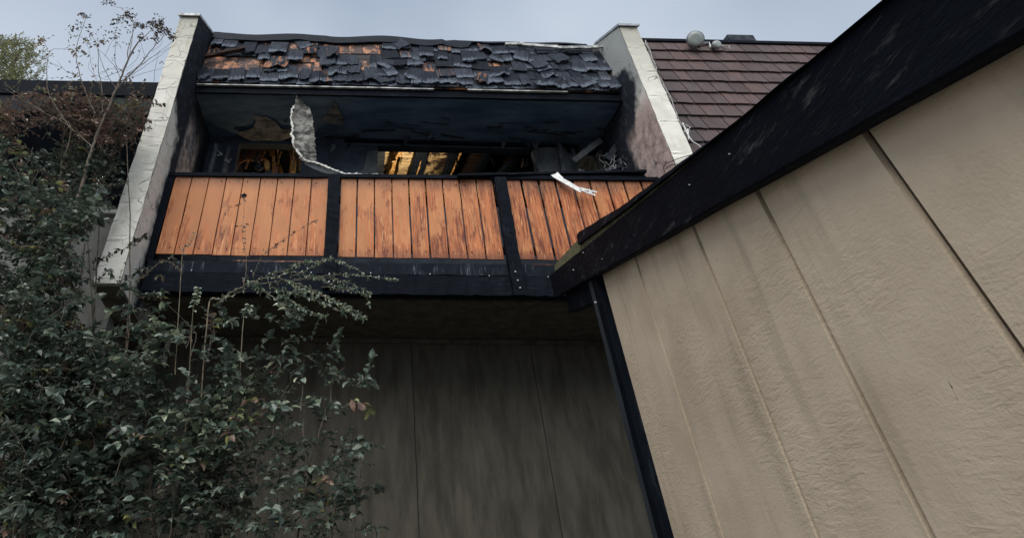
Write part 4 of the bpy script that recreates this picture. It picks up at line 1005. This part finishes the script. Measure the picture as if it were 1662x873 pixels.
shrub('shrub', 'grey green shrub at the far left edge with pale small leaves', [(-60, 245), (20, 235), (75, 258), (120, 280), (90, 330), (60, 420), (20, 520), (0, 700), (-80, 873), (-160, 600), (-120, 300)], 3.6, 4.2, -20, 560, .036, .020, GREEN + DARKL, GREEN + PALE[1:2], 8, 12)
shrub('shrub', 'open shrub of olive leaves just below the dark recess beside the sapling', [(70, 262), (105, 232), (150, 250), (190, 262), (192, 285), (176, 320), (155, 335), (120, 320)], 4.1, 4.45, 150, 130, .032, .018, GREEN + DARKL, GREEN + PALE[:1] + BROWN[:1], 7, 13)
shrub('shrub', 'thin shrub of russet brown leaves spreading below the dark fascia', [(80, 160), (130, 160), (160, 168), (215, 172), (236, 146), (246, 146), (232, 190), (215, 225), (195, 250), (150, 235), (110, 218), (60, 212), (80, 180)], 4.0, 4.4, 170, 190, .034, .018, BROWN + DARKL[:1], BROWN + GREEN[:2], 6, 14, (.1, .28), 0.)
shrub('shrub', 'russet leaved shrub branch at the left edge below the dark fascia', [(-40, 165), (30, 172), (34, 190), (15, 215), (-10, 240), (-50, 240)], 3.9, 4.2, -60, 90, .034, .018, BROWN, BROWN + DARKL, 4, 15, (.1, .25), 0.)
shrub('shrub', 'low leafy shrub with pale leaf edges at the foot of the white wall', [(212, 480), (225, 462), (238, 470), (250, 500), (262, 530), (320, 550), (380, 640), (360, 873), (180, 873), (170, 580), (205, 540)], 3.4, 4.1, 250, 220, .042, .026, GREEN + DARKL[:1], GREEN + PALE, 6, 16)
shrub('shrub', 'bright leafed shrub at the bottom under the black edge beam', [(300, 528), (370, 508), (400, 514), (440, 508), (475, 512), (520, 530), (560, 580), (600, 640), (590, 873), (330, 873), (340, 570)], 3.3, 3.9, 440, 200, .038, .024, GREEN, PALE + GREEN, 6, 17)
rnd = random.Random(99)
# 3. arching canes of a bramble in front of the beam
def L_OK(c): return c[3] is GP or len(c[3]) > 5
def cane_thing(name, label, canes, cat='bramble', group=None, mat='cane'):
    b0 = canes[0][0][0]; base = sy(b0[0] - 14, b0[1] + (200 if b0[1] > 420 else 60), canes[0][4] + .1)
    t = plant(name, label, cat, base, group); st, lv = MB(), MB()
    for c in canes:
        pts, r, n, pal, Y, L = c[0], c[1], int(c[2] * (2.4 if name == 'bramble' and L_OK(c) else 1.5)), c[3], c[4], c[5] * (1.35 if name == 'bramble' else 1.15)
        P3 = [sy(a, b, Y + rnd.uniform(-.03, .03)) for a, b in pts]
        pth = smooth_path(([base] if c is canes[0] else []) + P3, 6, .004); st.tube(pth, r, r * .35, 5)
        pp = pth[7:] if c is canes[0] else pth
        for i in range(n):
            k = rnd.random() * (len(pp) - 1.01); a = pp[int(k)].lerp(pp[int(k) + 1], k % 1); d = (pp[min(int(k) + 1, len(pp) - 1)] - pp[int(k)]).normalized()
            leaf(lv, a, d * .4 + rv() * .8 + Vector((0, -.1, -.2)), Vector((0, 0, 1)) + rv() * .7, L * rnd.uniform(.6, 1.2), L * .55 * rnd.uniform(.7, 1.2), pick(pal))
    finish(t, st, lv, mat); return t
GP = GREEN[1:3] + PALE
cane_thing('bramble', 'long arching cane with small pale leaves crossing the black edge beam', [
    ([(338, 502), (360, 485), (390, 467), (412, 457), (440, 450), (470, 458), (486, 470)], .006, 26, GP, 3.6, .024),
    ([(345, 496), (375, 480), (400, 468)], .003, 6, GP, 3.6, .02),
    ([(405, 460), (450, 458), (500, 452), (540, 446), (590, 448), (620, 451), (645, 454)], .003, 46, GP, 3.6, .022),
    ([(412, 457), (420, 470), (440, 480), (470, 500), (490, 517)], .004, 30, GP + GREEN, 3.55, .03),
    ([(470, 456), (505, 470), (545, 490), (575, 505), (590, 517)], .004, 46, GP, 3.55, .024),
    ([(450, 452), (480, 430), (500, 425), (520, 427)], .003, 24, GP, 3.6, .024), ([(470, 450), (500, 438), (530, 420), (555, 425)], .0025, 24, GP, 3.6, .02),
    ([(520, 465), (560, 470), (590, 478), (600, 496)], .0025, 18, GP, 3.6, .02), ([(560, 430), (585, 440), (600, 455)], .002, 8, GP, 3.6, .018), ([(480, 470), (520, 480), (560, 500), (580, 517)], .003, 34, GP, 3.5, .024),
    ([(430, 448), (460, 440), (500, 448), (540, 462), (570, 470)], .003, 30, GP + GREEN, 3.55, .026), ([(440, 465), (480, 478), (520, 490), (560, 510)], .003, 36, GP + GREEN, 3.5, .028), ([(480, 452), (530, 452), (575, 462), (600, 478)], .0025, 26, GP + GREEN, 3.6, .024), ([(455, 478), (475, 492), (500, 505), (530, 517)], .003, 34, GP + GREEN, 3.5, .03),
    ([(395, 465), (400, 430), (394, 380), (396, 340), (395, 318)], .0025, 8, DARKL + BROWN, 3.6, .02), ([(430, 412), (450, 397), (470, 382), (500, 365), (515, 357)], .002, 20, BROWN + DARKL, 3.6, .016), ([(410, 450), (425, 415), (445, 400)], .002, 6, BROWN, 3.6, .016),
    ([(364, 350), (372, 338), (385, 334), (392, 330)], .0015, 6, DARKL, 3.6, .016), ([(382, 366), (395, 368), (403, 364)], .0015, 9, DARKL, 3.6, .016), ([(392, 372), (398, 380), (396, 410)], .0015, 4, DARKL + BROWN, 3.6, .016)])
def strand(label, canes): return cane_thing('leafy_shoot', label, canes, 'shoot', 'leafy shoots in front of the balcony', 'cane')
def shoot(label, top, bot, n, L, pal, Y=3.55, w=.9):
    base = sy(bot[0], bot[1], Y); t = plant('leafy_shoot', label, 'shoot', sy(bot[0] - 12, bot[1] + 190, Y + .1), 'leafy shoots in front of the balcony'); st, lv = MB(), MB()
    pth = smooth_path([sy(bot[0] - 12, bot[1] + 190, Y + .1), sy(bot[0], bot[1], Y), sy((top[0] + bot[0]) / 2 + 2, (top[1] + bot[1]) / 2, Y), sy(*top, Y)], 8, .003); st.tube(pth, .004, .0015, 5); pp = pth[8:]
    for i in range(n):
        k = (i + .5) / n * (len(pp) - 1.01); a = pp[int(k)].lerp(pp[int(k) + 1], k % 1); sd_ = -1 if i % 2 else 1
        leaf(lv, a, Vector((sd_ * w, -.5, rnd.uniform(-.5, .1))), Vector((sd_ * -.2, -.6, .8)) + rv() * .25, L * rnd.uniform(.8, 1.15), L * .75, pick(pal))
    finish(t, st, lv, 'cane')
shoot('upright shoot of round pale leaves in front of the black beam', (322, 466), (313, 510), 16, .034, [PALE[1], (.10, .15, .09), PALE[0]])
shoot('thin shoot of pale leaves hanging before the second and third planks', (316, 378), (296, 418), 14, .026, GREEN + PALE[:2], 3.6)
shoot('leafy shoot rising at the right end of the shrub mass', (405, 495), (395, 520), 14, .036, GP)
cane_thing('branch', 'dark leafed branch crossing the foot of the white wall', [
    ([(150, 440), (163, 422), (182, 413), (205, 402), (222, 392), (238, 382)], .004, 34, DARKL + GREEN[:2], 3.75, .036),
    ([(150, 470), (172, 440), (180, 445), (190, 458)], .003, 20, DARKL + GREEN[:2], 3.75, .034),
    ([(190, 480), (205, 455), (222, 440), (238, 436)], .003, 34, DARKL + GREEN, 3.75, .034),
    ([(196, 470), (195, 450), (202, 425)], .002, 8, DARKL, 3.75, .02), ([(222, 392), (234, 384), (240, 380)], .002, 14, DARKL, 3.75, .024)], 'branch')
cane_thing('branch', 'drooping seed covered branch before the left end of the black beam', [
    ([(214, 478), (238, 446), (255, 428), (272, 424), (288, 434), (296, 443)], .003, 90, [(.10, .085, .05), (.16, .14, .10), (.06, .05, .035)], 3.7, .016),
    ([(250, 452), (262, 448), (266, 458)], .002, 30, [(.10, .085, .05), (.06, .05, .035)], 3.7, .016), ([(276, 418), (285, 420), (292, 428)], .002, 6, GREEN + PALE[:1], 3.7, .03)], 'branch')
cane_thing('branch', 'pale forked cane rising over the dark fascia at the far left', [
    ([(115, 205), (80, 188), (50, 168), (30, 152), (5, 137)], .006, 4, YEL, 3.95, .024), ([(45, 163), (55, 150), (62, 138), (66, 131)], .002, 2, YEL, 3.95, .02), ([(25, 148), (32, 140), (33, 131)], .002, 2, YEL, 3.95, .02), ([(60, 140), (75, 148), (95, 165)], .002, 14, YEL, 3.95, .022), ([(5, 132), (20, 142), (35, 133)], .0015, 8, YEL, 3.95, .018), ([(100, 145), (115, 132), (128, 131)], .0015, 6, YEL, 3.95, .018), ([(115, 160), (122, 148), (126, 140)], .0015, 8, YEL, 3.95, .022), ([(160, 131), (163, 145), (162, 160)], .0015, 8, YEL + BROWN, 3.95, .022), ([(145, 152), (150, 138), (142, 132)], .0015, 6, YEL, 3.95, .02)], 'branch')
# 4. distant tree beyond the left roof
rnd = random.Random(5)
c0 = sy(20, 108, 15); t = plant('distant_tree', 'yellow green feathery tree top beyond the dark flat roof', 'tree', Vector((c0.x, c0.y, -1.6)))
tk, st, lv = MB(), MB(), MB()
tk.tube(smooth_path([(c0.x, c0.y, -1.6), (c0.x + .2, c0.y, 6), (c0.x, c0.y, c0.z + 1)], 8, .03), .22, .05, 8); tk.build('trunk', M['bark'], t, True)
for k in range(1500):
    x, y = rnd.gauss(5, 34), rnd.uniform(66, 190)
    edge = 65 + 22 * abs(x - 35) / 40 + 8 * noise.noise(Vector((x * .1, 2, 0))) if x > 35 else 68 + 4 * noise.noise(Vector((x * .12, 1, 0)))
    if y < edge or x > 72 or x < -90: continue
    q = sy(x, y, 15 + rnd.uniform(-.9, .9))
    sprig(st, lv, q, Vector((rnd.uniform(-.6, .6), rnd.uniform(-.6, .6), 1)), rnd.uniform(.15, .45), rnd.randint(5, 8), .10, .045, [(.24, .26, .10), (.18, .20, .09), (.30, .29, .13), (.11, .13, .07)], .006, -.2)
finish(t, st, lv, 'bark', 'branches')
print('shingles', ns_, 'objects', len(bpy.data.objects))
